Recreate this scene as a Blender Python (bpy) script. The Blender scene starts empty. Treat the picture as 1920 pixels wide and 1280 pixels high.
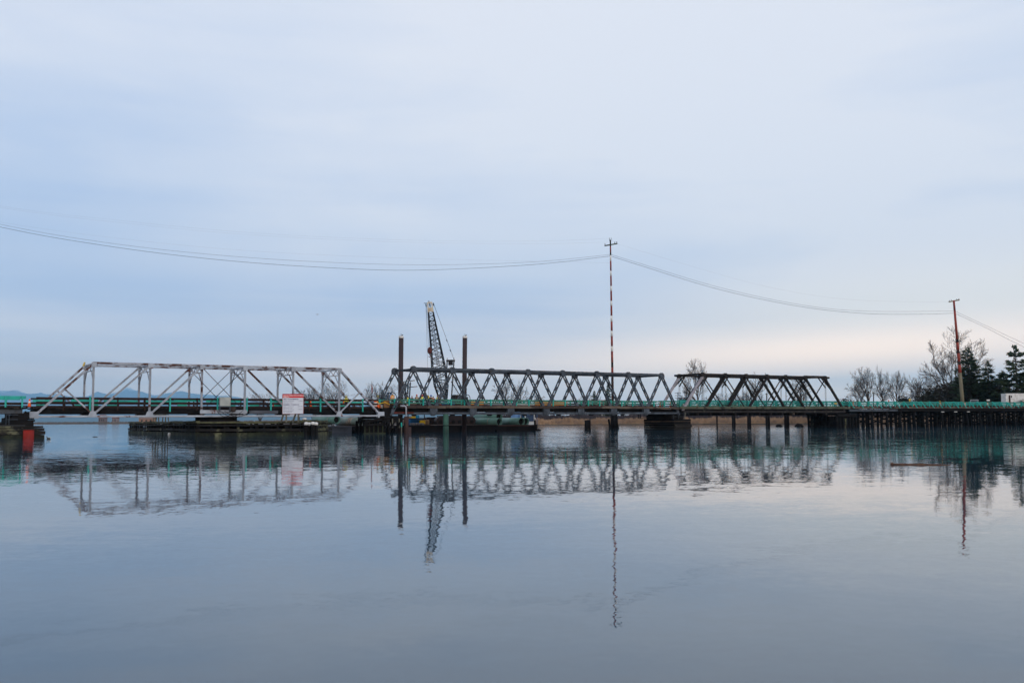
import bpy, math, random
from mathutils import Vector, Matrix

# ------------------------------------------------------------------ camera, world, sun, exposure
C = bpy.context.scene.collection
F = 1920 * 35 / 36.0
PITCH = math.atan(148 / F)
ROLL = 0.0052
EYE = Vector((0, 0, 1.7))
FWD = Vector((0, math.cos(PITCH), math.sin(PITCH)))
UP0 = Vector((0, -math.sin(PITCH), math.cos(PITCH)))
R0 = Vector((1, 0, 0))
RIGHT = R0 * math.cos(ROLL) - UP0 * math.sin(ROLL)
UPV = UP0 * math.cos(ROLL) + R0 * math.sin(ROLL)

cam_data = bpy.data.cameras.new('camera')
cam_data.lens = 35
cam_data.sensor_width = 36
cam_data.clip_start = 0.1
cam_data.clip_end = 120000
cam = bpy.data.objects.new('camera', cam_data)
C.objects.link(cam)
cam.matrix_world = Matrix(((RIGHT.x, UPV.x, -FWD.x, EYE.x), (RIGHT.y, UPV.y, -FWD.y, EYE.y),
                           (RIGHT.z, UPV.z, -FWD.z, EYE.z), (0, 0, 0, 1)))
bpy.context.scene.camera = cam
vs = bpy.context.scene.view_settings
vs.view_transform = 'Standard'
vs.look = 'None'
vs.gamma = 1
vs.exposure = 0.20
bpy.context.scene.cycles.volume_bounces = 3


def S(r, g, b):
    def c(v):
        v /= 255.0
        return v / 12.92 if v <= 0.04045 else ((v + 0.055) / 1.055) ** 2.4
    return (c(r), c(g), c(b), 1.0)


SUN_EL, SUN_AZ = math.radians(14), math.radians(150)      # azimuth from +Y clockwise: low, behind the camera on the right


def make_world():
    w = bpy.data.worlds.new('World')
    bpy.context.scene.world = w
    w.use_nodes = True
    nt = w.node_tree
    N, L = nt.nodes, nt.links
    N.clear()
    out = N.new('ShaderNodeOutputWorld')
    bg_sky = N.new('ShaderNodeBackground')
    sky = N.new('ShaderNodeTexSky')
    sky.sky_type = 'NISHITA'
    sky.sun_disc = False
    sky.sun_elevation = SUN_EL
    sky.sun_rotation = SUN_AZ
    bg_sky.inputs['Strength'].default_value = 0.1
    L.new(sky.outputs[0], bg_sky.inputs['Color'])
    tc = N.new('ShaderNodeTexCoord')
    sep = N.new('ShaderNodeSeparateXYZ')
    L.new(tc.outputs['Generated'], sep.inputs[0])

    def mth(op, a, b=None, c=None, clamp=False):
        m = N.new('ShaderNodeMath')
        m.operation = op
        m.use_clamp = clamp
        for i, v in enumerate((a, b, c)):
            if v is None:
                continue
            if isinstance(v, (int, float)):
                m.inputs[i].default_value = v
            else:
                L.new(v, m.inputs[i])
        return m.outputs[0]

    def noise(sx, sy, sz, scale, detail, rough=0.5, dist=0.0, rot=0.0, loc=(0, 0, 0)):
        mp = N.new('ShaderNodeMapping')
        mp.inputs['Scale'].default_value = (sx, sy, sz)
        mp.inputs['Rotation'].default_value = (0, rot, 0)
        mp.inputs['Location'].default_value = loc
        L.new(tc.outputs['Generated'], mp.inputs[0])
        n = N.new('ShaderNodeTexNoise')
        n.inputs['Scale'].default_value = scale
        n.inputs['Detail'].default_value = detail
        n.inputs['Roughness'].default_value = rough
        n.inputs['Distortion'].default_value = dist
        L.new(mp.outputs[0], n.inputs['Vector'])
        return n.outputs['Fac']

    def gauss(x0, z0, wx, wz, slope=0.0):
        # soft cloud gap centred on direction x0 (sideways), z0 (height)
        dx = mth('SUBTRACT', sep.outputs['X'], x0)
        dz = mth('SUBTRACT', sep.outputs['Z'], z0)
        dz = mth('ADD', dz, mth('MULTIPLY', dx, slope))
        a = mth('MULTIPLY', dx, 1 / wx)
        b = mth('MULTIPLY', dz, 1 / wz)
        e = mth('ADD', mth('MULTIPLY', a, a), mth('MULTIPLY', b, b))
        return mth('EXPONENT', mth('MULTIPLY', e, -1.0))

    def ramp(v, p0, p1):
        r = N.new('ShaderNodeMapRange')
        r.interpolation_type = 'SMOOTHSTEP'
        r.inputs['From Min'].default_value = p0
        r.inputs['From Max'].default_value = p1
        L.new(v, r.inputs['Value'])
        return r.outputs[0]

    def mix(fac, a, b):
        m = N.new('ShaderNodeMix')
        m.data_type = 'RGBA'
        if isinstance(fac, (int, float)):
            m.inputs[0].default_value = fac
        else:
            L.new(fac, m.inputs[0])
        for s, v in ((6, a), (7, b)):
            if isinstance(v, tuple):
                m.inputs[s].default_value = v
            else:
                L.new(v, m.inputs[s])
        return m.outputs[2]

    n_big = noise(1.3, 1.0, 4.5, 2.1, 4, 0.5, 0.35, 0.12, (3.1, 0, 0.7))
    n_band = noise(1.0, 1.0, 15.0, 1.7, 5, 0.55, 0.3, -0.05, (1.3, 2, 0.2))
    n_fine = noise(1.0, 1.0, 2.6, 4.5, 8, 0.62, 0.5, 0.15)
    blue = mth('MULTIPLY', ramp(n_big, 0.36, 0.66), 0.34)
    blue = mth('ADD', blue, mth('MULTIPLY', ramp(n_band, 0.38, 0.72), 0.16))
    blue = mth('ADD', blue, mth('MULTIPLY', gauss(-0.42, 0.24, 0.18, 0.10, -0.1), 0.52))
    blue = mth('ADD', blue, mth('MULTIPLY', gauss(-0.12, 0.110, 0.34, 0.045, 0.02), 0.78))
    blue = mth('ADD', blue, mth('MULTIPLY', gauss(-0.48, 0.14, 0.14, 0.05), 0.12))
    blue = mth('ADD', blue, mth('MULTIPLY', gauss(0.10, 0.19, 0.20, 0.03, 0.15), 0.22))
    blue = mth('SUBTRACT', blue, mth('MULTIPLY', gauss(0.42, 0.11, 0.24, 0.10), 0.42))
    blue = mth('SUBTRACT', blue, mth('MULTIPLY', gauss(-0.05, 0.36, 0.25, 0.06), 0.35))
    blue = mth('SUBTRACT', blue, mth('MULTIPLY', gauss(0.16, 0.30, 0.22, 0.09), 0.30))
    blue = mth('ADD', blue, mth('MULTIPLY', mth('SUBTRACT', n_fine, 0.5), 0.40), None, True)
    light, dark = S(222, 225, 234), S(178, 196, 225)
    cloud = mix(blue, light, dark)
    # warm strip low over the horizon, stronger towards the right, broken by bands
    low = mth('EXPONENT', mth('MULTIPLY', mth('MAXIMUM', mth('SUBTRACT', sep.outputs['Z'], 0.034), 0), -30.0))
    side = ramp(sep.outputs['X'], -0.75, 0.35)
    warm = mth('MULTIPLY', mth('MULTIPLY', low, mth('ADD', mth('MULTIPLY', side, 0.62), 0.38)),
               mth('ADD', mth('MULTIPLY', ramp(n_band, 0.34, 0.62), -0.45), 1.0))
    cloud = mix(warm, cloud, (2.35, 1.68, 1.10, 1))
    cloud = mix(mth('MULTIPLY', gauss(0.40, 0.100, 0.26, 0.042, -0.06), 0.85), cloud, (.99, .92, .83, 1))
    cloud = mix(mth('MULTIPLY', gauss(0.28, 0.058, 0.28, 0.024, -0.05), 0.85), cloud, (2.35, 1.70, 1.16, 1))
    cloud = mix(mth('MULTIPLY', gauss(-0.15, 0.050, 0.16, 0.010, 0.0), 0.55), cloud, (1.75, 1.30, .98, 1))
    bg_cl = N.new('ShaderNodeBackground')
    bg_cl.inputs['Strength'].default_value = 1.0
    L.new(cloud, bg_cl.inputs['Color'])
    ms = N.new('ShaderNodeMixShader')
    ms.inputs[0].default_value = 0.96
    L.new(bg_sky.outputs[0], ms.inputs[1])
    L.new(bg_cl.outputs[0], ms.inputs[2])
    L.new(ms.outputs[0], out.inputs['Surface'])


make_world()
sun_data = bpy.data.lights.new('sun', 'SUN')
sun_data.energy = 0.8
sun_data.angle = math.radians(20)
sun_data.color = (1.0, 0.93, 0.86)
sun = bpy.data.objects.new('sun', sun_data)
C.objects.link(sun)
sd = Vector((math.sin(SUN_AZ) * math.cos(SUN_EL), math.cos(SUN_AZ) * math.cos(SUN_EL), math.sin(SUN_EL)))
sun.rotation_euler = sd.to_track_quat('Z', 'Y').to_euler()

# ------------------------------------------------------------------ where things stand
ANG = math.radians(32.5)
DV = Vector((math.cos(ANG), math.sin(ANG), 0))       # along the bridge
NV = Vector((-math.sin(ANG), math.cos(ANG), 0))      # across it, away from the camera
P0 = Vector((0, 150, 0))
Z = Vector((0, 0, 1))


def ray(px, py):
    return (FWD * F + RIGHT * (px - 960) + UPV * (640 - py)).normalized()


def at(px, py, Y):
    d = ray(px, py)
    return EYE + d * (Y / d.y)


def water_at(px, py):
    d = ray(px, py)
    return EYE + d * (-EYE.z / d.z)


def T(px, w=0.0, py=768):
    d = ray(px, py)
    k = ((P0 - EYE).dot(NV) + w) / d.dot(NV)
    return (EYE + d * k - P0).dot(DV)


def B(t, w, z):
    return Vector((P0.x + DV.x * t + NV.x * w, P0.y + DV.y * t + NV.y * w, z))


def spot(px, Y, z=0.0):
    p = at(px, 785, Y)
    return Vector((p.x, p.y, z))


# ------------------------------------------------------------------ materials
MATS = {}


def mat(name, c1, c2=None, scale=1.0, lo=0.4, hi=0.6, rough=0.7, metal=0.0, stretch=(1, 1, 1), bump=0.0, detail=5,
        c3=None, scale3=6.0, lo3=0.55, hi3=0.65, spec=0.2):
    if name in MATS:
        return MATS[name]
    m = bpy.data.materials.new(name)
    m.use_nodes = True
    nt = m.node_tree
    N, L = nt.nodes, nt.links
    b = N['Principled BSDF']
    b.inputs['Roughness'].default_value = rough
    b.inputs['Metallic'].default_value = metal
    b.inputs['Specular IOR Level'].default_value = spec
    b.inputs['Base Color'].default_value = c1
    MATS[name] = m
    if c2 is None:
        return m
    tc = N.new('ShaderNodeTexCoord')
    mp = N.new('ShaderNodeMapping')
    mp.inputs['Scale'].default_value = stretch
    L.new(tc.outputs['Object'], mp.inputs[0])

    def layer(sc, l, h, a, bcol):
        n = N.new('ShaderNodeTexNoise')
        n.inputs['Scale'].default_value = sc
        n.inputs['Detail'].default_value = detail
        n.inputs['Roughness'].default_value = 0.6
        L.new(mp.outputs[0], n.inputs['Vector'])
        r = N.new('ShaderNodeMapRange')
        r.inputs['From Min'].default_value = l
        r.inputs['From Max'].default_value = h
        L.new(n.outputs['Fac'], r.inputs['Value'])
        x = N.new('ShaderNodeMix')
        x.data_type = 'RGBA'
        L.new(r.outputs[0], x.inputs[0])
        if isinstance(a, tuple):
            x.inputs[6].default_value = a
        else:
            L.new(a, x.inputs[6])
        x.inputs[7].default_value = bcol
        return x.outputs[2], n.outputs['Fac']
    col, fac = layer(scale, lo, hi, c1, c2)
    if c3 is not None:
        col, fac = layer(scale3, lo3, hi3, col, c3)
    L.new(col, b.inputs['Base Color'])
    if bump:
        bp = N.new('ShaderNodeBump')
        bp.inputs['Strength'].default_value = 0.6
        bp.inputs['Distance'].default_value = bump
        L.new(fac, bp.inputs['Height'])
        L.new(bp.outputs[0], b.inputs['Normal'])
    return m


def V4(r, g, b):
    return (r, g, b, 1)


M_WHITE = mat('white_paint_with_rust', V4(.37, .41, .47), V4(.21, .23, .27), .5, .4, .7, .55, bump=.01,
              c3=V4(.10, .035, .025), scale3=.75, lo3=.585, hi3=.64)
M_CHORD = mat('white_paint_heavy_rust', V4(.36, .39, .45), V4(.18, .19, .22), .6, .4, .7, .6, bump=.01,
              c3=V4(.07, .028, .022), scale3=1.0, lo3=.50, hi3=.57)
M_STEEL = mat('grey_bridge_steel', V4(.072, .091, .116), V4(.026, .033, .044), .9, .35, .65, .5, bump=.01,
              c3=V4(.06, .045, .04), scale3=2.0, lo3=.6, hi3=.72)
M_STEEL_D = mat('dark_bridge_steel', V4(.025, .031, .040), V4(.012, .015, .019), 1.2, .35, .65, .55)
M_BLACK = mat('tarred_timber', V4(.006, .006, .007), V4(.014, .013, .013), 1.5, .4, .65,   .8, spec=.06, stretch=(.4, .4, 2), bump=.03)
M_TIMBER = mat('dark_timber', V4(.017, .014, .014), V4(.008, .007, .008), 1.4, .35, .65, .8, bump=.03, spec=.06,
               c3=V4(.075, .058, .045), scale3=.8, lo3=.58, hi3=.7)
M_BROWN = mat('brown_rail_timber', V4(.032, .016, .013), V4(.014, .008, .008), .8, .35, .65, .8, bump=.02)
M_PLANK = mat('weathered_edge_plank', V4(.125, .098, .078), V4(.062, .047, .040), .35, .38, .62, .85, bump=.02,
              c3=V4(.045, .032, .028), scale3=.16, lo3=.5, hi3=.54)
M_PLANK_M = mat('mossy_edge_plank', V4(.115, .115, .085), V4(.055, .058, .042), .5, .36, .62, .9, bump=.02,
                c3=V4(.03, .028, .024), scale3=.9, lo3=.56, hi3=.66)
M_TRUSSW = mat('old_truss_timber', V4(.026, .022, .022), V4(.011, .010, .010), .9, .35, .65, .8, stretch=(1, 1, 1), bump=.03,
               c3=V4(.085, .090, .070), scale3=1.2, lo3=.6, hi3=.75)
M_TRUSSP = mat('pale_truss_timber', V4(.34, .33, .36), V4(.19, .18, .20), .9, .35, .65, .8, bump=.03)
M_TEAL = mat('teal_paint', V4(.020, .40, .33), V4(.013, .27, .23), .9, .35, .7, .5)
M_TEAL_F = mat('faded_teal_paint', V4(.045, .235, .185), V4(.055, .12, .085), .6, .35, .65, .6,
               c3=V4(.05, .055, .045), scale3=1.1, lo3=.55, hi3=.68)
M_TEAL_P = mat('trestle_teal_paint', V4(.025, .30, .265), V4(.03, .17, .15), .7, .35, .68, .55)
M_MOSS = mat('mossy_timber', V4(.11, .112, .060), V4(.036, .036, .024), .9, .36, .62, .9, bump=.04,
             c3=V4(.018, .017, .016), scale3=1.6, lo3=.55, hi3=.63)
M_ALGAE = mat('algae_timber', V4(.030, .036, .018), V4(.010, .011, .009), .7, .36, .62, .8, bump=.04, spec=.2,
              c3=V4(.15, .15, .085), scale3=.55, lo3=.60, hi3=.70)
M_WORN = mat('worn_crib_timber', V4(.010, .010, .010), V4(.020, .017, .016), .7, .4, .65, .85, bump=.04,
             c3=V4(.12, .12, .075), scale3=.6, lo3=.58, hi3=.68, spec=.2)
M_REDPAINT = mat('red_pile_paint', V4(.27, .015, .008), V4(.17, .012, .008), .8, .35, .65, .6, c3=V4(.30, .10, .06), scale3=1.4, lo3=.66, hi3=.72)
M_RUST = mat('rusted_steel', V4(.060, .030, .024), V4(.030, .018, .018), 1.0, .35, .65, .75, stretch=(1, 1, .3), bump=.01)
M_SPUD = mat('brown_spud_steel', V4(.050, .034, .036), V4(.035, .026, .030), .5, .35, .65, .45, metal=.3, stretch=(1, 1, .2))
M_OFFW = mat('offwhite_paint', V4(.66, .66, .65), V4(.45, .43, .40), 1.5, .4, .7, .6)
M_GREYP = mat('grey_plastic_pipe', V4(.36, .38, .43), V4(.26, .28, .32), 1.2, .35, .65, .4)
M_HULL = mat('black_hull_paint', V4(.006, .006, .009), V4(.012, .011, .013), .7, .38, .65, .6, spec=.08, c3=V4(.05, .028, .022), scale3=.8, lo3=.66, hi3=.74)
M_GREYHULL = mat('grey_hull_paint', V4(.095, .105, .13), V4(.06, .065, .08), .5, .38, .65, .6, c3=V4(.03, .03, .035), scale3=.9, lo3=.64, hi3=.7)
M_DECKRUST = mat('rusty_barge_deck', V4(.09, .06, .05), V4(.045, .032, .03), .8, .35, .65, .8)
M_PIPE = mat('pale_green_pipe_coating', V4(.135, .265, .22), V4(.085, .17, .145), .35, .35, .68, .45)
M_PIPE_D = mat('dirty_green_pipe_coating', V4(.20, .26, .23), V4(.11, .14, .13), .5, .35, .65, .6, c3=V4(.30, .24, .19), scale3=.4, lo3=.55, hi3=.65)
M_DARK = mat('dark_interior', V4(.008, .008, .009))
M_CRANE = mat('dark_crane_steel', V4(.014, .016, .024), V4(.008, .008, .011), 1.5, .35, .65, .5)
M_CRANEB = mat('crane_body_paint', V4(.022, .018, .022), V4(.04, .026, .024), .8, .4, .66, .5)
M_CREAM = mat('cream_paint', V4(.62, .57, .46), V4(.42, .36, .28), 1.2, .42, .7, .5)
M_HOOKRED = mat('dull_red_paint', V4(.12, .022, .018), V4(.06, .016, .014), 2, .4, .6, .5)
M_WIRE = mat('steel_cable', V4(.06, .085, .14), rough=.5)
M_WIREF = mat('thin_grey_cable', V4(.16, .19, .25), rough=.5)
M_BLUE = mat('blue_skip_paint', V4(.012, .12, .30), V4(.012, .08, .20), 1.2, .4, .6, .5)
M_LBLUE = mat('light_blue_paint', V4(.20, .36, .60), V4(.16, .30, .52), .6, .4, .6, .5)
M_YEL = mat('yellow_paint', V4(.72, .46, .02), V4(.55, .34, .02), 1.5, .4, .7, .5)
M_ORANGE = mat('orange_plastic', V4(.85, .13, .02), V4(.72, .10, .02), 2, .4, .7, .5)
M_BARRIER = mat('amber_panel_paint', V4(.68, .27, .055), V4(.55, .20, .05), .8, .4, .7, .55)
M_REFL = mat('white_reflective_band', V4(.75, .75, .74), rough=.35)
M_SIGNW = mat('sign_white', V4(.62, .65, .71), V4(.57, .60, .66), .8, .4, .7, .4)
M_SIGNR = mat('sign_red', V4(.60, .012, .018), V4(.52, .012, .016), .8, .4, .7, .4)
M_INK = mat('sign_ink', V4(.035, .035, .13), rough=.5)
M_LETTERW = mat('sign_lettering_white', V4(.72, .68, .68), rough=.5)
M_WOODPALE = mat('grey_green_post', V4(.16, .155, .12), V4(.09, .085, .07), 2, .35, .65, .85, stretch=(1, 1, .3))
M_BOX = mat('beige_box_paint', V4(.36, .38, .36), V4(.27, .29, .28), 1.3, .4, .7, .5)
M_POLEW = mat('brown_pole_wood', V4(.085, .065, .050), V4(.05, .038, .032), 1.2, .35, .65, .85, stretch=(2, 2, .2))
M_POLEG = mat('greenish_pole_wood', V4(.19, .17, .11), V4(.12, .105, .075), 1.2, .35, .65, .85, stretch=(2, 2, .2))
M_POLER = mat('faded_red_pole_paint', V4(.25, .045, .035), V4(.14, .03, .028), 1.0, .35, .65, .7)
M_POLER2 = mat('bright_red_pole_paint', V4(.27, .045, .030), V4(.19, .04, .028), 1.0, .35, .65, .7)
M_BARK = mat('winter_bark', V4(.075, .062, .055), V4(.045, .038, .035), 1.2, .35, .65, .9)
M_TWIG = mat('winter_twigs', V4(.060, .048, .043), V4(.036, .030, .028), .4, .35, .65, .9)
M_BARKPALE = mat('pale_winter_bark', V4(.13, .115, .10), V4(.075, .065, .06), 1.2, .35, .65, .9)
M_NEEDLE = mat('conifer_needles', V4(.020, .040, .026), V4(.040, .062, .030), .5, .4, .62, .8)
M_NEEDLE_B = mat('bluish_conifer_needles', V4(.022, .055, .060), V4(.035, .080, .080), .5, .4, .62, .8)
M_LEAF = mat('evergreen_shrub_leaves', V4(.045, .040, .034), V4(.030, .034, .024), .5, .4, .62, .8)
M_REED = mat('dry_reeds', V4(.46, .30, .185), V4(.30, .20, .13), .12, .36, .64, .9, c3=V4(.27, .19, .14), scale3=.5, lo3=.5, hi3=.6)
M_BRUSH = mat('bare_brush', V4(.085, .072, .080), V4(.050, .044, .052), .06, .36, .64, .9)
M_LAND = mat('bank_soil', V4(.11, .085, .065), V4(.06, .052, .04), .08, .36, .64, .95)
M_FARLAND = mat('far_shore_grass', V4(.20, .145, .11), V4(.10, .085, .075), .012, .36, .64, .95)
M_HILL = mat('wooded_hill', V4(.045, .060, .055), V4(.070, .075, .065), .006, .36, .64, .95)
M_SKIN = mat('skin', V4(.42, .24, .17), rough=.6)
M_HAIR = mat('brown_hair', V4(.04, .025, .018), rough=.8)
M_BOOT = mat('work_boots', V4(.03, .022, .018), rough=.8)


# ------------------------------------------------------------------ mesh helpers
WL = {}


class MB:
    def __init__(self):
        self.v, self.f = [], []

    def add(self, vs, fs):
        o = len(self.v)
        self.v += [tuple(p) for p in vs]
        self.f += [tuple(i + o for i in f) for f in fs]
        return self

    def box(self, c, s, R=None):
        c = Vector(c)
        pts = []
        for dx in (-.5, .5):
            for dy in (-.5, .5):
                for dz in (-.5, .5):
                    p = Vector((dx * s[0], dy * s[1], dz * s[2]))
                    pts.append(c + (R @ p if R else p))
        return self.add(pts, [(0, 1, 3, 2), (4, 6, 7, 5), (0, 4, 5, 1), (2, 3, 7, 6), (0, 2, 6, 4), (1, 5, 7, 3)])

    def beam(self, a, b, w, h, up=Z):
        a, b = Vector(a), Vector(b)
        d = (b - a).normalized()
        s = d.cross(up)
        if s.length < 1e-4:
            s = d.cross(Vector((1, 0, 0)))
        s.normalize()
        u = s.cross(d).normalized()
        pts = []
        for p in (a, b):
            for i, j in ((-.5, -.5), (.5, -.5), (.5, .5), (-.5, .5)):
                pts.append(p + s * (i * w) + u * (j * h))
        return self.add(pts, [(0, 3, 2, 1), (4, 5, 6, 7), (0, 1, 5, 4), (1, 2, 6, 5), (2, 3, 7, 6), (3, 0, 4, 7)])

    def tube(self, pts, rad, n=8, caps=True):
        pts = [Vector(p) for p in pts]
        if isinstance(rad, (int, float)):
            rad = [rad] * len(pts)
        vs, fs = [], []
        ref = None
        for i, p in enumerate(pts):
            d = (pts[min(i + 1, len(pts) - 1)] - pts[max(i - 1, 0)]).normalized()
            if ref is None:
                ref = d.cross(Vector((.3, .9, .1)) if abs(d.z) > .5 else Z).normalized()
            s = (ref - d * ref.dot(d)).normalized()
            ref = s
            u = d.cross(s)
            for k in range(n):
                a = 2 * math.pi * k / n
                vs.append(p + (s * math.cos(a) + u * math.sin(a)) * rad[i])
        for i in range(len(pts) - 1):
            for k in range(n):
                a, b = i * n + k, i * n + (k + 1) % n
                fs.append((a, b, b + n, a + n))
        if caps:
            fs.append(tuple(range(n))[::-1])
            fs.append(tuple((len(pts) - 1) * n + k for k in range(n)))
        return self.add(vs, fs)

    def lathe(self, c, prof, n=12, sx=1.0, sy=1.0):
        c = Vector(c)
        vs, fs = [], []
        for r, z in prof:
            for k in range(n):
                a = 2 * math.pi * k / n
                vs.append(c + Vector((r * math.cos(a) * sx, r * math.sin(a) * sy, z)))
        for i in range(len(prof) - 1):
            for k in range(n):
                a, b = i * n + k, i * n + (k + 1) % n
                fs.append((a, b, b + n, a + n))
        fs.append(tuple(range(n))[::-1])
        fs.append(tuple((len(prof) - 1) * n + k for k in range(n)))
        return self.add(vs, fs)

    def prism(self, poly, z0, z1):
        n = len(poly)
        vs = [(p[0], p[1], z0) for p in poly] + [(p[0], p[1], z1) for p in poly]
        fs = [tuple(range(n))[::-1], tuple(range(n, 2 * n))] + [(i, (i + 1) % n, n + (i + 1) % n, n + i) for i in range(n)]
        return self.add(vs, fs)

    def build(self, name, m, parent=None, smooth=False):
        off = WL.get(parent.name, Vector((0, 0, 0))) if parent else Vector((0, 0, 0))
        me = bpy.data.meshes.new(name)
        me.from_pydata([(p[0] - off.x, p[1] - off.y, p[2] - off.z) for p in self.v], [], self.f)
        me.materials.append(m)
        if smooth:
            me.polygons.foreach_set('use_smooth', [True] * len(me.polygons))
        me.update()
        o = bpy.data.objects.new(name, me)
        C.objects.link(o)
        if parent:
            o.parent = parent
        WL[o.name] = off.copy()
        return o


def tag(o, label=None, cat=None, group=None, kind=None):
    if label:
        o['label'] = label
    if cat:
        o['category'] = cat
    if group:
        o['group'] = group
    if kind:
        o['kind'] = kind
    return o


def thing(name, label, cat, loc=(0, 0, 0), group=None):
    o = bpy.data.objects.new(name, None)
    o.empty_display_size = .3
    C.objects.link(o)
    o.location = loc
    WL[o.name] = Vector(loc)
    return tag(o, label, cat, group)


def copy_tree(o, parent=None):
    c = o.copy()
    C.objects.link(c)
    if parent:
        c.parent = parent
    for ch in list(o.children):
        copy_tree(ch, c)
    return c


# ------------------------------------------------------------------ setting: water, banks, hills
def make_water():
    m = bpy.data.materials.new('river_water')
    m.use_nodes = True
    nt = m.node_tree
    N, L = nt.nodes, nt.links
    b = N['Principled BSDF']
    b.inputs['Base Color'].default_value = (.015, .044, .070, 1)
    b.inputs['Roughness'].default_value = .015
    b.inputs['IOR'].default_value = 1.40
    g = N.new('ShaderNodeNewGeometry')

    def slope(scale, ampx, ampy, det, sx=1.0, rot=0.0):
        mp = N.new('ShaderNodeMapping')
        mp.inputs['Scale'].default_value = (sx, 1, 1)
        mp.inputs['Rotation'].default_value = (0, 0, rot)
        L.new(g.outputs['Position'], mp.inputs[0])
        n = N.new('ShaderNodeTexNoise')
        n.inputs['Scale'].default_value = scale
        n.inputs['Detail'].default_value = det
        L.new(mp.outputs[0], n.inputs['Vector'])
        s = N.new('ShaderNodeVectorMath')
        s.operation = 'SUBTRACT'
        s.inputs[1].default_value = (.5, .5, .5)
        L.new(n.outputs['Color'], s.inputs[0])
        t = N.new('ShaderNodeVectorMath')
        t.operation = 'MULTIPLY'
        t.inputs[1].default_value = (ampx, ampy, 0)
        L.new(s.outputs[0], t.inputs[0])
        return t.outputs[0]

    def vadd(a, c):
        s = N.new('ShaderNodeVectorMath')
        s.operation = 'ADD'
        L.new(a, s.inputs[0])
        L.new(c, s.inputs[1])
        return s.outputs[0]
    rip = vadd(slope(.42, .012, .012, 2, .5, .1), slope(1.9, .036, .026, 3, .7, -.2))
    rip = vadd(rip, slope(7.0, .035, .024, 2, 1.0))
    rip = vadd(rip, slope(26.0, .02, .010, 2, 1.0))
    # calm and ruffled patches drifting across the river
    mp = N.new('ShaderNodeMapping')
    mp.inputs['Scale'].default_value = (.35, 1, 1)
    L.new(g.outputs['Position'], mp.inputs[0])
    n = N.new('ShaderNodeTexNoise')
    n.inputs['Scale'].default_value = .045
    n.inputs['Detail'].default_value = 4
    n.inputs['Distortion'].default_value = .8
    L.new(mp.outputs[0], n.inputs['Vector'])
    r = N.new('ShaderNodeMapRange')
    r.inputs['From Min'].default_value = .38
    r.inputs['From Max'].default_value = .66
    r.inputs['To Min'].default_value = .65
    r.inputs['To Max'].default_value = 1.45
    L.new(n.outputs['Fac'], r.inputs['Value'])
    sy = N.new('ShaderNodeSeparateXYZ')
    L.new(g.outputs['Position'], sy.inputs[0])
    br = N.new('ShaderNodeMapRange')
    br.interpolation_type = 'SMOOTHSTEP'
    br.inputs['From Min'].default_value = 18
    br.inputs['From Max'].default_value = 130
    br.inputs['To Min'].default_value = .62
    br.inputs['To Max'].default_value = 2.6
    L.new(sy.outputs['Y'], br.inputs['Value'])
    pm = N.new('ShaderNodeMath')
    pm.operation = 'MULTIPLY'
    L.new(r.outputs[0], pm.inputs[0])
    L.new(br.outputs[0], pm.inputs[1])
    sc = N.new('ShaderNodeVectorMath')
    sc.operation = 'SCALE'
    L.new(rip, sc.inputs[0])
    L.new(pm.outputs[0], sc.inputs['Scale'])
    tot = vadd(sc.outputs[0], slope(.06, .006, .006, 2))
    up = N.new('ShaderNodeVectorMath')
    up.operation = 'ADD'
    up.inputs[1].default_value = (0, 0, 1)
    L.new(tot, up.inputs[0])
    nr = N.new('ShaderNodeVectorMath')
    nr.operation = 'NORMALIZE'
    L.new(up.outputs[0], nr.inputs[0])
    L.new(nr.outputs[0], b.inputs['Normal'])
    rg = N.new('ShaderNodeMapRange')
    rg.interpolation_type = 'SMOOTHSTEP'
    rg.inputs['From Min'].default_value = 35
    rg.inputs['From Max'].default_value = 170
    rg.inputs['To Min'].default_value = .02
    rg.inputs['To Max'].default_value = .06
    L.new(sy.outputs['Y'], rg.inputs['Value'])
    L.new(rg.outputs[0], b.inputs['Roughness'])
    mb = MB()
    mb.add([(-39000, -60, 0), (39000, -60, 0), (39000, 45000, 0), (-39000, 45000, 0)], [(0, 1, 2, 3)])
    tag(mb.build('water', m), kind='structure')


make_water()

SHORE = [(-500, 1500), (0, 1250), (260, 1180), (430, 900), (620, 640), (830, 440), (1010, 352), (1300, 338), (1500, 318),
         (1620, 300), (1740, 272), (1860, 246), (2050, 232), (2500, 225)]


def shore_d(px):
    for (a, da), (b, db) in zip(SHORE, SHORE[1:]):
        if px <= b:
            return da + (db - da) * (px - a) / (b - a)
    return SHORE[-1][1]


def make_bank():
    rnd = random.Random(4)
    mb = MB()
    cols = [SHORE[0][0] + i * 12 for i in range(int((2500 + 500) / 12) + 1)]
    rows = [(-3, -.6), (0, -.02), (3, .35), (10, .9), (25, 1.25), (60, 1.45), (150, 1.5), (500, 1.55), (1500, 1.58)]
    for px in cols:
        d0 = shore_d(px) + rnd.uniform(-1.2, 1.2)
        base = spot(px, d0)
        dirv = Vector((base.x, base.y, 0)).normalized()
        for off, z in rows:
            p = base + dirv * off
            mb.v.append((p.x, p.y, z + rnd.uniform(-.04, .04)))
    n = len(rows)
    for i in range(len(cols) - 1):
        for j in range(n - 1):
            a = i * n + j
            mb.f.append((a, a + n, a + n + 1, a + 1))
    tag(mb.build('river_bank', M_LAND, smooth=True), kind='structure')


make_bank()


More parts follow.
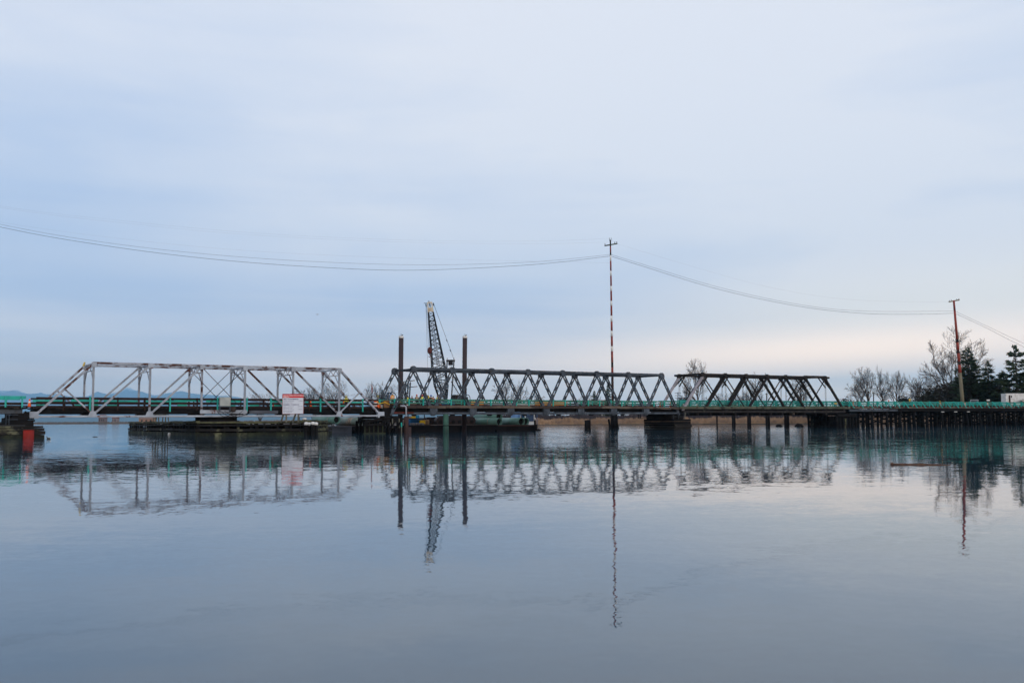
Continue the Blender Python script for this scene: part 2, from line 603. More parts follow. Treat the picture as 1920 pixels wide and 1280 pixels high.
def hills(name, px0, px1, Y, prof, depth, m, seed, rough):
    """Ridge whose crest follows prof(px) metres, with slopes in front of and behind it."""
    rnd = random.Random(seed)
    from mathutils import noise as nz
    mb = MB()
    nx, ny = 150, 14
    for i in range(nx + 1):
        px = px0 + (px1 - px0) * i / nx
        h = prof(px)
        for j in range(ny + 1):
            f = j / ny
            yy = Y - depth * .5 + depth * f
            b = spot(px, Y)
            x = b.x * yy / Y
            sh = max(0, 1 - abs(f - .5) * 2) ** .8
            q = nz.fractal(Vector((x * rough, yy * rough, seed)), 1.0, 2.0, 5)
            z = h * sh * (1 + .28 * q * (1 if abs(f - .5) > .01 else .25)) - 2
            mb.v.append((x, yy, z))
    for i in range(nx):
        for j in range(ny):
            a = i * (ny + 1) + j
            mb.f.append((a, a + ny + 1, a + ny + 2, a + 1))
    return tag(mb.build(name, m, smooth=True), kind='structure')


def interp(pts):
    def f(px):
        if px <= pts[0][0]:
            return pts[0][1]
        for (a, ya), (b, yb) in zip(pts, pts[1:]):
            if px <= b:
                return ya + (yb - ya) * (px - a) / (b - a)
        return pts[-1][1]
    return f


def mountain_material():
    m = bpy.data.materials.new('mountain_forest_and_snow')
    m.use_nodes = True
    N, L = m.node_tree.nodes, m.node_tree.links
    b = N['Principled BSDF']
    b.inputs['Roughness'].default_value = 1
    g = N.new('ShaderNodeNewGeometry')
    sp = N.new('ShaderNodeSeparateXYZ')
    L.new(g.outputs['Position'], sp.inputs[0])
    n = N.new('ShaderNodeTexNoise')
    n.inputs['Scale'].default_value = .0021
    n.inputs['Detail'].default_value = 6
    L.new(g.outputs['Position'], n.inputs['Vector'])
    a = N.new('ShaderNodeMath')
    a.operation = 'MULTIPLY_ADD'
    a.inputs[1].default_value = 860
    L.new(n.outputs['Fac'], a.inputs[0])
    L.new(sp.outputs['Z'], a.inputs[2])
    r = N.new('ShaderNodeMapRange')
    r.inputs['From Min'].default_value = 1640
    r.inputs['From Max'].default_value = 1790
    L.new(a.outputs[0], r.inputs['Value'])
    x = N.new('ShaderNodeMix')
    x.data_type = 'RGBA'
    x.inputs[6].default_value = V4(.030, .045, .045)
    x.inputs[7].default_value = V4(.62, .64, .68)
    L.new(r.outputs[0], x.inputs[0])
    L.new(x.outputs[2], b.inputs['Base Color'])
    return m


MK = 40000 / F
mtn = interp([(-300, 52 * MK), (-40, 60 * MK), (0, 61 * MK), (18, 60 * MK), (27, 64 * MK), (36, 59 * MK), (52, 55 * MK), (75, 58 * MK),
              (85, 53 * MK), (100, 55 * MK), (125, 50 * MK), (165, 49 * MK), (182, 58 * MK), (196, 54 * MK), (215, 56 * MK), (237, 66 * MK), (250, 60 * MK), (268, 57 * MK),
              (290, 50 * MK), (310, 53 * MK), (338, 57 * MK), (352, 55 * MK), (375, 52 * MK), (400, 53 * MK), (430, 48 * MK), (460, 41 * MK),
              (520, 34 * MK), (640, 30 * MK), (700, 37 * MK), (760, 33 * MK), (808, 41 * MK), (840, 26 * MK), (900, 15 * MK), (1000, 0)])
hills('mountains', -320, 1000, 40000, mtn, 8000, mountain_material(), 3, .0007)
LK = 16000 / F
low = interp([(-300, 14 * LK), (0, 16 * LK), (120, 13 * LK), (260, 14 * LK), (420, 15 * LK), (620, 13 * LK), (900, 11 * LK), (1200, 6 * LK), (1700, 3 * LK)])
hills('low_hills', -320, 1700, 16000, low, 3000, M_HILL, 8, .002)

# ------------------------------------------------------------------ haze is built at the end of the script

# ------------------------------------------------------------------ bridge: swing span
W = 6.0


def rail_run(parent, t0, t1, w, zs, size, m, gap=0.0, name='rail'):
    for z in zs:
        mb = MB()
        mb.beam(B(t0, w, z), B(t1, w, z), size[0], size[1])
        mb.build(name, m, parent)


def post_run(parent, ts, w, z0, z1, s, m):
    for t in ts:
        MB().beam(B(t, w, z0), B(t, w, z1), s, s, DV).build('railing_post', m, parent)


def swing_span():
    zb, zt = 2.44, 8.86
    tb = [T(63), T(173.5), T(280), T(377.5), T(458.5), T(549), T(635.6), T(714)]
    r = thing('swing_bridge_span', 'white rust-streaked steel truss span with sloping ends, beside the notice board', 'bridge span',
              B((tb[3] + tb[4]) / 2, W / 2, zb - .4))
    for w in (0, W):
        mb = MB()
        mb.beam(B(tb[1] - .1, w, zt), B(tb[6] + .1, w, zt), .36, .10)
        for s in (-.16, .16):
            mb.beam(B(tb[1], w + s, zt - .11), B(tb[6], w + s, zt - .11), .06, .15)
        mb.beam(B(tb[1], w, zt - .20), B(tb[6], w, zt - .20), .28, .03)
        ch = mb.build('top_chord', M_CHORD, r)
        for i in range(1, 7):
            MB().beam(B(tb[i] - .30, w - .215, zt - .30), B(tb[i] + .30, w - .215, zt - .30), .03, .58).build('gusset_plate', M_WHITE, ch)
        mb = MB()
        for s in (-.12, .12):
            mb.beam(B(tb[0], w + s, zb), B(tb[7], w + s, zb), .06, .19)
        mb.beam(B(tb[0], w, zb + .11), B(tb[7], w, zb + .11), .30, .03)
        bc = mb.build('bottom_chord', M_WHITE, r)
        for i in (1, 2, 5, 6):
            mb = MB()
            a = [B(tb[i] - .58, w - .215, zb - .1), B(tb[i] + .58, w - .215, zb - .1), B(tb[i] + .26, w - .215, zb + .62), B(tb[i] - .26, w - .215, zb + .62)]
            b = [p + NV * .04 for p in a]
            mb.add(a + b, [(0, 1, 2, 3), (7, 6, 5, 4), (0, 4, 5, 1), (1, 5, 6, 2), (2, 6, 7, 3), (3, 7, 4, 0)])
            mb.build('gusset_plate', M_WHITE, bc)
        for i, sg in ((0, 1), (7, -1)):
            MB().box(B(tb[i] + sg * .05, w, zb + .16), (.95, .5, .80), Matrix.Rotation(ANG, 3, 'Z')).build('bearing_shoe', M_WHITE, bc)
        for a, b in ((0, 1), (7, 6)):
            mb = MB()
            pa, pb = B(tb[a], w, zb + .1), B(tb[b], w, zt)
            mb.beam(pa, pb, .36, .08, Z)
            for s in (-.17, .17):
                mb.beam(pa + NV * s - Z * .15, pb + NV * s - Z * .15, .06, .20, Z)
            mb.build('end_post', M_CHORD, r)
            # half-way hanger strut down to the first bottom joint
            mid = pa.lerp(pb, .5)
            MB().beam(mid, B(tb[1] if a == 0 else tb[6], w, zb + .3), .18, .15, NV).build('hanger_strut', M_CHORD if a == 0 else M_WHITE, r)
        for i in range(1, 7):
            mb = MB()
            for s in (-.09, .09):
                mb.beam(B(tb[i] + s, w, zb), B(tb[i] + s, w, zt - .3), .045, .24, NV)
            mb.beam(B(tb[i], w, zb), B(tb[i], w, zt - .3), .14, .04, NV)
            mb.build('vertical_post', M_CHORD if i == 3 else M_WHITE, r)
        for a, b in ((1, 2), (2, 3), (6, 5), (5, 4)):
            mb = MB()
            pa, pb = B(tb[a], w, zb + .15), B(tb[b], w, zt - .2)
            d = (pb - pa).normalized()
            sd_ = NV.cross(d)
            for s in (-.085, .085):
                mb.beam(pa + sd_ * s, pb + sd_ * s, .22, .05, sd_)
            mb.beam(pa, pb, .04, .14, sd_)
            mb.build('diagonal', M_CHORD if a == 6 or a == 5 else M_WHITE, r)
        for a, b in ((3, 4), (4, 3)):
            MB().tube([B(tb[a], w, zb + .6), B(tb[b], w, zt - .3)], .045, 6).build('tie_rod', M_STEEL_D, r)
    # portal and sway bracing between the two trusses
    for i in range(1, 7):
        mb = MB()
        mb.beam(B(tb[i], .25, zt - .15), B(tb[i], W - .25, zt - .15), .16, .16)
        mb.beam(B(tb[i], .25, zt - .95), B(tb[i], W - .25, zt - .95), .10, .10)
        n = 6
        for k in range(n):
            w0, w1 = .3 + (W - .6) * k / n, .3 + (W - .6) * (k + 1) / n
            z0, z1 = (zt - .2, zt - .9) if k % 2 else (zt - .9, zt - .2)
            mb.beam(B(tb[i], w0, z0), B(tb[i], w1, z1), .07, .07)
        for w0, w1 in ((.1, 1.5), (W - .1, W - 1.5)):
            mb.beam(B(tb[i], w0, zt - 2.3), B(tb[i], w1, zt - .95), .10, .10)
        mb.build('sway_frame', M_WHITE if i not in (3, 5) else M_CHORD, r)
    for i in range(1, 6):
        mb = MB()
        mb.beam(B(tb[i], .2, zt - .05), B(tb[i + 1], W - .2, zt - .05), .09, .07)
        mb.beam(B(tb[i], W - .2, zt - .12), B(tb[i + 1], .2, zt - .12), .09, .07)
        mb.build('top_lateral_brace', M_WHITE, r)
    # floor
    mb = MB()
    n = 90
    for k in range(n):
        t = tb[0] + (tb[7] - tb[0]) * (k + .5) / n
        mb.beam(B(t, .35, 3.38 + (k % 3) * .006), B(t, W - .35, 3.38 + (k % 3) * .006), (tb[7] - tb[0]) / n * .94, .16)
    mb.build('deck_planks', M_TIMBER, r)
    for w in (.55, 1.7, 3.0, 4.3, W - .55):
        MB().beam(B(tb[0] + .3, w, 3.0), B(tb[7] - .3, w, 3.0), .22, .55).build('stringer', M_BLACK, r)
    for i in range(0, 8):
        mb = MB()
        mb.beam(B(tb[i], .2, 2.75), B(tb[i], W - .2, 2.75), .4, .55)
        for s in (-1, 1):
            mb.beam(B(tb[i] + s * .9, .5, 2.95), B(tb[i] + s * .15, .5, 2.62), .12, .3)
        mb.build('floor_beam', M_BLACK, r)
    MB().beam(B(tb[3] - .2, -.14, 2.98), B(tb[4] + .3, -.14, 2.98), .06, .46).build('pivot_girder', M_WHITE, r)
    mb = MB()
    mb.beam(B(tb[4] + .6, -.1, 2.95), B(tb[4] + 4.4, -.1, 2.95), .06, .42)
    mb.build('pivot_girder', M_GREYHULL, r)
    # turntable drum under the middle
    c = B((tb[3] + tb[4]) / 2, W / 2, 0)
    mb = MB()
    mb.lathe((c.x, c.y, 1.78), [(2.9, 0), (2.9, .1), (2.6, .12), (2.6, .5), (2.8, .52), (2.8, .62)], 24)
    mb.build('turntable', M_BLACK, r)
    # railings: brown boards with teal posts and a teal guard beam behind them
    for w, side in ((.5, 'near'), (W - .5, 'far')):
        rl = MB().beam(B(tb[0] + .3, w, 4.60), B(tb[7] - .2, w, 4.60), .10, .20)
        rl = rl.build('railing', M_BROWN, r)
        rail_run(rl, tb[0] + .3, tb[7] - .2, w, (4.06,), (.08, .24), M_BROWN)
        rail_run(rl, tb[0] + .3, tb[7] - .2, w, (3.58,), (.10, .26), M_BROWN)
        g = .22 if w < 1 else -.22
        rnd = random.Random(5 if w < 1 else 9)
        t = tb[0] + .5
        while t < tb[7] - 1:
            L_ = rnd.uniform(2.2, 5.5)
            e = min(t + L_, tb[7] - .4)
            if rnd.random() < .55:
                z = 4.34 + rnd.choice((0, 0, .06))
                MB().beam(B(t, w + g, z), B(e - .2, w + g, z), .06, .26).build('guard_beam', M_TEAL, rl)
            if rnd.random() < .3:
                MB().beam(B(t + .4, w + g, 3.82), B(min(e, t + 1.6), w + g, 3.82), .06, .2).build('guard_beam', M_TEAL, rl)
            t = e + rnd.uniform(0, .8)
        if w < 1:
            teal = [T(px, w) for px in (168, 318, 407, 462, 507, 600, 679)]
            brown = [T(px, w) for px in (118, 220, 271, 369, 579, 655)]
            post_run(rl, brown, w - .12, 3.1, 4.72, .15, M_BROWN)
            post_run(rl, teal, w - .16, 3.0, 4.78, .17, M_TEAL)
        else:
            post_run(rl, [tb[0] + 1 + 3.1 * k for k in range(int((tb[7] - tb[0]) / 3.1))], w, 3.4, 4.7, .15, M_BROWN)
    # control cabinet on an outrigger frame
    ca, cb = T(411.5, -.5), T(431, -.5)
    mb = MB()
    mb.box(B((ca + cb) / 2, -.5, 4.27), (cb - ca, .5, 1.12), Matrix.Rotation(ANG, 3, 'Z'))
    cab = mb.build('control_cabinet', M_BOX, r)
    MB().box(B((ca + cb) / 2, -.765, 4.27), ((cb - ca) * .86, .02, .98), Matrix.Rotation(ANG, 3, 'Z')).build('cabinet_door', M_BOX, cab)
    mb = MB()
    for t in (ca, cb):
        mb.beam(B(t, -.7, 2.9), B(t, -.7, 3.7), .07, .07, DV)
        mb.beam(B(t, -.3, 2.9), B(t, -.3, 3.7), .07, .07, DV)
    for z in (2.95, 3.62):
        mb.beam(B(ca, -.7, z), B(cb, -.7, z), .07, .07)
    mb.build('cabinet_frame', M_STEEL, cab)
    MB().lathe(B(T(437, -.3), -.3, 3.02), [(.3, 0), (.36, .08), (.36, .5), (.28, .6)], 10).build('gear_drum', M_PLANK, r)
    # loose power cable drooping from the cabinet to the chord
    for k in range(3):
        pts = []
        t0, t1 = ca - .3 + .5 * k, cb + .6 + 1.1 * k
        for q in range(9):
            f = q / 8
            pts.append(B(t0 + (t1 - t0) * f, -.3, 3.1 - .75 * math.sin(math.pi * f)))
        MB().tube(pts, .03, 5).build('hanging_cable', M_BLACK, r)
    MB().box(B(T(155), .0, 8.6), (.16, .16, .5), Matrix.Rotation(.35, 3, 'Y')).build('marker_lamp', mat('pale_yellow', V4(.55, .42, .12), rough=.6), r)
    return tb


TB1 = swing_span()


# ------------------------------------------------------------------ bridge: left approach
def left_approach():
    t1, t0 = T(52), T(52) - 40
    r = thing('approach_span', 'short grey girder approach with a bright teal railing, left of the white truss', 'bridge span', B(t1, W / 2, 2.5))
    for w in (.4, 2.2, 3.8, W - .4):
        mb = MB()
        mb.beam(B(t0, w, 3.02), B(t1 - .5, w, 3.02), .05, .46)
        for z in (2.77, 3.27):
            mb.beam(B(t0, w, z), B(t1 - .5, w, z), .35, .05)
        mb.build('girder', M_STEEL if w < 1 else M_STEEL_D, r)
    mb = MB()
    for k in range(60):
        t = t0 + (t1 - t0) * (k + .5) / 60
        mb.beam(B(t, .0, 3.40 + (k % 3) * .006), B(t, W, 3.40 + (k % 3) * .006), (t1 - t0) / 60 * .94, .2)
    mb.build('deck_planks', M_TIMBER, r)
    for w in (.2, W - .2):
        rl = MB().beam(B(t0, w, 4.62), B(t1 - .2, w, 4.62), .08, .34).build('railing', M_TEAL, r)
        rail_run(rl, t0, t1, w + .1, (3.95,), (.08, .2), M_BROWN)
        rail_run(rl, t0, t1, w + .1, (3.62,), (.08, .16), M_BROWN)
        tt = T(41, w)
        post_run(rl, [tt - 1.72 * k for k in range(14)], w - .1, 3.35, 4.75, .17, M_TEAL)


left_approach()


# ------------------------------------------------------------------ bridge: grey steel truss
def laced(mb, a, b, sep, bar, depth, step=.95):
    a, b = Vector(a), Vector(b)
    d = (b - a).normalized()
    s = NV.cross(d).normalized()
    for k in (-.5, .5):
        mb.beam(a + s * sep * k, b + s * sep * k, depth, bar, s)
    L_ = (b - a).length
    n = max(3, int(L_ / step))
    for i in range(n + 1):
        f = i / n
        p = a.lerp(b, f)
        h = 1.0 if i in (0, n) else .60
        q0, q1 = p - d * h / 2, p + d * h / 2
        for e in (-.5, .5):
            mb.beam(q0 + NV * depth * e, q1 + NV * depth * e, .025, sep, s)


def steel_span():
    zb, zt = 2.80, 9.08
    tops = [T(px, 0, 697) for px in (775, 848, 922, 990, 1055, 1119, 1178, 1240)]
    bots = [T(735, 0, 770)] + [(a + b) / 2 for a, b in zip(tops, tops[1:])] + [T(1271, 0, 770)]
    r = thing('steel_truss_span', 'long blue-grey steel truss with slotted zigzag members, in front of the crane', 'bridge span', B(bots[4], W / 2, zb))
    for w in (0, W):
        mb = MB()
        for s in (-.2, .2):
            mb.beam(B(tops[0] - .3, w + s, zt + .03), B(tops[-1] + .3, w + s, zt + .03), .10, .28)
        mb.beam(B(tops[0] - .35, w, zt + .19), B(tops[-1] + .35, w, zt + .19), .56, .04)
        ch = mb.build('top_chord', M_STEEL, r)
        for t in tops:
            mb = MB()
            for e in (-.27, .27):
                mb.beam(B(t - .42, w + e, zt - .18), B(t + .42, w + e, zt - .18), .03, .60)
            mb.build('gusset_plate', M_STEEL, ch)
        mb = MB()
        for s in (-.16, .16):
            mb.beam(B(bots[0], w + s, zb), B(bots[-1], w + s, zb), .08, .26)
        mb.beam(B(bots[0], w, zb - .15), B(bots[-1], w, zb - .15), .5, .04)
        bc = mb.build('bottom_chord', M_STEEL, r)
        for t in bots[1:-1]:
            mb = MB()
            for e in (-.24, .24):
                mb.beam(B(t - .6, w + e, zb + .28), B(t + .6, w + e, zb + .28), .03, .80)
            mb.build('gusset_plate', M_STEEL, bc)
        for i, t in enumerate(tops):
            for s, tt in ((0, bots[i]), (1, bots[i + 1])):
                mb = MB()
                laced(mb, B(t, w, zt - .1), B(tt, w, zb + .1), .36, .09, .27, 1.3)
                mb.build('diagonal', M_STEEL, r)
    for t in tops:
        mb = MB()
        mb.beam(B(t, .2, zt - .05), B(t, W - .2, zt - .05), .22, .26)
        mb.build('top_strut', M_STEEL_D, r)
    for a, b in zip(tops, tops[1:]):
        mb = MB()
        mb.beam(B(a, .2, zt + .05), B(b, W - .2, zt + .05), .09, .08)
        mb.beam(B(a, W - .2, zt - .06), B(b, .2, zt - .06), .09, .08)
        mb.build('top_lateral_brace', M_STEEL_D, r)
    for t in bots:
        MB().beam(B(t, .1, 3.0), B(t, W - .1, 3.0), .36, .6).build('floor_beam', M_STEEL_D, r)
    for w in (.7, 1.9, 3.0, 4.1, W - .7):
        MB().beam(B(bots[0], w, 3.22), B(bots[-1], w, 3.22), .2, .42).build('stringer', M_BLACK, r)
    mb = MB()
    n = 130
    for k in range(n):
        t = bots[0] + (bots[-1] - bots[0]) * (k + .5) / n
        mb.beam(B(t, -.05, 3.52 + (k % 3) * .006), B(t, W + .05, 3.52 + (k % 3) * .006), (bots[-1] - bots[0]) / n * .92, .15)
    mb.build('deck_planks', M_BLACK, r)
    # edge planks, each a little out of line with the next
    rnd = random.Random(2)
    for w in (-.32, W + .32):
        t = T(752, w) if w < 0 else bots[0]
        while t < bots[-1] - .5:
            L_ = rnd.choice((2.4, 3.6, 4.8, 5.4))
            e = min(t + L_, bots[-1])
            z = 3.70 + rnd.uniform(-.025, .025)
            p0, p1 = B(t + .02, w + rnd.uniform(-.03, .03), z), B(e - .02, w, z + rnd.uniform(-.015, .015))
            if w < 0 and e > T(1255):
                p1 = p1 - Z * .12
            MB().beam(p0, p1, .16, .38).build('edge_plank', M_PLANK, r)
            t = e
    for w in (.55, W - .55):
        rl = MB().beam(B(bots[0], w, 4.70), B(bots[-1], w, 4.70), .09, .22).build('railing', M_TEAL_F, r)
        rail_run(rl, bots[0], bots[-1], w + .1, (4.28,), (.07, .20), M_TEAL_F if w < 1 else M_BROWN)
        rail_run(rl, bots[0], bots[-1], w + .1, (3.98,), (.07, .14), M_BROWN)
        n = int((bots[-1] - bots[0]) / 2.26)
        post_run(rl, [bots[0] + .6 + 2.26 * k for k in range(n)], w - .1, 3.45, 4.84, .17, M_TEAL)
    # brown steel sill over the first support and a grey rain pipe down to the water
    MB().beam(B(bots[0] + .2, -.2, 2.86), B(bots[0] + 3.2, -.2, 2.86), .3, .2).build('end_sill', M_HOOKRED, r)
    tp = T(761.5, -.8)
    MB().tube([B(tp - .9, -.8, 3.80), B(tp - .25, -.8, 3.80), B(tp - .06, -.8, 3.72), B(tp, -.8, 3.5), B(tp, -.8, .95)], .11, 10).build('drain_pipe', M_GREYP, r, True)
    return tops, bots


TOPS2, BOTS2 = steel_span()


# ------------------------------------------------------------------ bridge: timber truss
def timber_span():
    zb, zt = 3.05, 9.42
    tops = [T(px, 0, 705) for px in (1318, 1360, 1399, 1438, 1473, 1510, 1547)]
    t_l, t_r = T(1279, 0, 770), T(1583, 0, 770)
    r = thing('timber_truss_span', 'dark weathered timber truss with thick crossing diagonals and one pale end post', 'bridge span', B(tops[3], W / 2, zb))
    for w in (0, W):
        mb = MB()
        for s in (-.17, .17):
            mb.beam(B(tops[0] - .9, w + s, zt), B(tops[-1] + .9, w + s, zt), .26, .34)
        ch = mb.build('top_chord', M_TRUSSW, r)
        mb = MB()
        for s in (-.18, .18):
            mb.beam(B(t_l, w + s, zb), B(t_r, w + s, zb), .26, .42)
        mb.build('bottom_chord', M_TRUSSW, r)
        for i, t in enumerate(tops):
            MB().box(B(t, w, zt - .20), (.75, .5, .42), Matrix.Rotation(ANG, 3, 'Z')).build('joint_block', M_TRUSSW, ch)
            MB().box(B(t, w, zt + .24), (.4, .4, .14), Matrix.Rotation(ANG, 3, 'Z')).build('joint_cap', M_TRUSSW, ch)
            mb = MB()
            for s in (-.12, .12):
                mb.tube([B(t + s, w, zb - .3), B(t + s, w, zt + .25)], .03, 5)
            mb.build('tie_rod', M_STEEL_D, r)
        seq = [t_l] + tops + [t_r]
        for i in range(len(seq) - 1):
            a, b = seq[i], seq[i + 1]
            if i < 4:
                lo_, hi_ = a, b
            else:
                lo_, hi_ = b, a
            mb = MB()
            pa, pb = B(lo_, w, zb + .1), B(hi_, w, zt - .25)
            end = i in (0, len(seq) - 2)
            if end:
                mb.beam(pa, pb, .36, .36, NV.cross((pb - pa).normalized()))
            else:
                for s in (-.13, .13):
                    mb.beam(pa + NV * s, pb + NV * s, .13, .30, NV.cross((pb - pa).normalized()))
            mb.build('end_post' if end else 'main_diagonal', M_TRUSSP if i == 0 else M_TRUSSW, r)
            if not end:
                pa, pb = B(hi_, w, zb + .1), B(lo_, w, zt - .25)
                MB().beam(pa, pb, .10, .17, NV.cross((pb - pa).normalized())).build('counter_brace', M_TRUSSW, r)
    for i, t in enumerate(tops):
        mb = MB()
        mb.beam(B(t, -.35, zt + .10), B(t, W + .35, zt + .10), .22, .26)
        for w0, w1 in ((.0, 1.6), (W, W - 1.6)):
            mb.beam(B(t, w0, zt - 1.9), B(t, w1, zt - .05), .14, .16)
        mb.build('top_strut', M_TRUSSW, r)
    for a, b in zip(tops, tops[1:]):
        mb = MB()
        mb.beam(B(a, .2, zt + .12), B(b, W - .2, zt + .12), .12, .12)
        mb.beam(B(a, W - .2, zt - .05), B(b, .2, zt - .05), .12, .12)
        mb.build('top_lateral_brace', M_TRUSSW, r)
    # sway posts that stand out beyond the end frames
    for t, s in ((tops[0], -1), (tops[-1], 1)):
        for w in (-.1, W + .1):
            MB().beam(B(t + s * 1.6, w, zt - 2.4), B(t - s * 1.2, w, zt - .1), .16, .2).build('knee_brace', M_TRUSSW, r)
    MB().beam(B(tops[-1] - 1.9, 3.2, zt + .42), B(tops[-1] + 1.3, .8, zt + .30), .5, .14).build('loose_plank', M_POLEW, r)
    for k, t in enumerate([t_l + (t_r - t_l) * q / 14 for q in range(15)]):
        MB().beam(B(t, -.75, 2.62), B(t, W + .75, 2.62), .34, .42).build('floor_beam', M_TIMBER, r)
    for w in (.5, 1.7, 3.0, 4.3, W - .5):
        MB().beam(B(t_l - 1.5, w, 3.16), B(t_r + 1.0, w, 3.16), .24, .5).build('stringer', M_BLACK, r)
    mb = MB()
    n = 100
    for k in range(n):
        t = t_l - 1 + (t_r - t_l + 2) * (k + .5) / n
        mb.beam(B(t, -.1, 3.52 + (k % 3) * .006), B(t, W + .1, 3.52 + (k % 3) * .006), (t_r - t_l + 2) / n * .92, .16)
    mb.build('deck_planks', M_TIMBER, r)
    rnd = random.Random(12)
    for w in (-.42, W + .42):
        t = BOTS2[-1] + .05
        while t < t_r + .5:
            e = min(t + rnd.choice((3.6, 4.8, 6.0)), t_r + 1.2)
            z = 3.70 + .002 * (t - t_l) + rnd.uniform(-.02, .02)
            MB().beam(B(t + .02, w, z), B(e - .02, w, z + rnd.uniform(-.01, .01)), .18, .42).build('edge_plank', M_PLANK_M, r)
            t = e
    for w in (.6, W - .6):
        rl = MB().beam(B(t_l - .5, w, 4.86), B(t_r + 1, w, 4.92), .09, .26).build('railing', M_TEAL_P, r)
        rail_run(rl, t_l - .5, t_r + 1, w + .1, (4.45,), (.07, .22), M_TEAL_P if w < 1 else M_TEAL_F)
        rail_run(rl, t_l - .5, t_r + 1, w + .1, (4.05,), (.07, .2), M_TEAL_F)
        n = int((t_r - t_l) / 2.3) + 1
        post_run(rl, [t_l + 2.3 * k for k in range(n)], w - .1, 3.55, 5.0, .2, M_TEAL_P)
    for px in (1567, 1575):
        MB().box(B(T(px, .4), .36, 4.6), (.72, .03, .22), Matrix.Rotation(ANG, 3, 'Z')).build('clearance_panel', M_YEL, r)
    return t_l, t_r


TL3, TR3 = timber_span()


# ------------------------------------------------------------------ bridge: right-hand trestle
def trestle():
    t0, t1 = TR3 + 1.3, T(1922) + 40
    r = thing('approach_trestle', 'low black pile trestle with a teal braced railing, right of the timber truss', 'bridge span', B(t0, W / 2, 0))
    zr = lambda t: 4.92 + (t - t0) * .0028
    dk = lambda t: 3.72 + (t - t0) * .0030
    mb = MB()
    n = 150
    for k in range(n):
        t = t0 + (t1 - t0) * (k + .5) / n
        mb.beam(B(t, -.35, dk(t)), B(t, W + .35, dk(t)), (t1 - t0) / n * .9, .2)
    mb.build('deck_planks', M_TIMBER, r)
    for w in (-.1, 1.9, 3.9, W + .1):
        MB().beam(B(t0, w, dk(t0) - .42), B(T(1682), w, dk(T(1682)) - .42), .16, .44).build('girder', M_STEEL if w < 0 else M_STEEL_D, r)
        MB().beam(B(T(1682), w, dk(T(1682)) - .40), B(t1, w, dk(t1) - .40), .3, .5).build('stringer', M_BLACK, r)
    MB().beam(B(t0, -.46, dk(t0) + .08), B(t1, -.46, dk(t1) + .08), .14, .30).build('edge_plank', M_PLANK, r)
    # pile bents
    rnd = random.Random(21)
    tbs = [T(1627)]
    while tbs[-1] < t1 - 5:
        tbs.append(tbs[-1] + 4.4)
    for t in tbs:
        mb = MB().beam(B(t, -1.1, dk(t) - .82), B(t, W + 1.1, dk(t) - .82), .4, .36)
        bent = mb.build('pile_bent', M_BLACK, r)
        for k in range(8):
            w = -.8 + (W + 1.6) * k / 7 + rnd.uniform(-.22, .22)
            lean = (k - 3.5) * .07 + rnd.uniform(-.15, .15)
            MB().tube([B(t + rnd.uniform(-.25, .25), w + lean, -1.5), B(t, w, dk(t) - 1.0)], [rnd.uniform(.19, .25), rnd.uniform(.16, .2)], 8).build('pile', M_BLACK, bent, True)
        mb = MB()
        mb.beam(B(t + .25, -.9, .5), B(t + .25, W + .9, dk(t) - 1.1), .1, .24)
        mb.beam(B(t - .25, -.9, dk(t) - 1.1), B(t - .25, W + .9, .5), .1, .24)
        mb.build('cross_brace', M_BLACK, bent)
        if rnd.random() < .45:
            MB().box(B(t + .1, -1.15, dk(t) - .80), (.9, .12, .12), Matrix.Rotation(ANG, 3, 'Z')).build('pale_cap_end', M_OFFW, bent)
    for w in (-.1, W + .1):
        out = -1 if w < 0 else 1
        rl = MB().beam(B(t0, w, zr(t0)), B(t1, w, zr(t1)), .09, .18).build('railing', M_TEAL_P, r)
        MB().beam(B(t0, w + .1, zr(t0) - .42), B(t1, w + .1, zr(t1) - .42), .07, .16).build('rail', M_TEAL_F, rl)
        MB().beam(B(t0, w + .1, zr(t0) - .85), B(t1, w + .1, zr(t1) - .85), .10, .22).build('rail', M_BROWN, rl)
        t = t0
        while t < t1:
            for z, hh in ((zr(t), .19), (zr(t) - .42, .17)):
                mm = rnd.choice((M_TEAL_P, M_TEAL_F, M_TEAL_F, M_TEAL_P))
                if rnd.random() < .9:
                    MB().beam(B(t, w + out * .05, z), B(t + 2.7, w + out * .05, z + .008), .05, hh).build('guard_board', mm, rl)
            t += 2.75
        t = T(1592)
        while t < t1:
            MB().beam(B(t, w, dk(t) + .05), B(t, w, zr(t) + .16), .20, .2, DV).build('railing_post', M_TEAL, rl)
            MB().beam(B(t, w + out * .05, zr(t) + .05), B(t, w + out * 1.15, dk(t) + .0), .12, .14).build('raking_brace', M_TEAL, rl)
            t += 2.75


trestle()


# ------------------------------------------------------------------ piers
def rotz(a=ANG):
    return Matrix.Rotation(a, 3, 'Z')


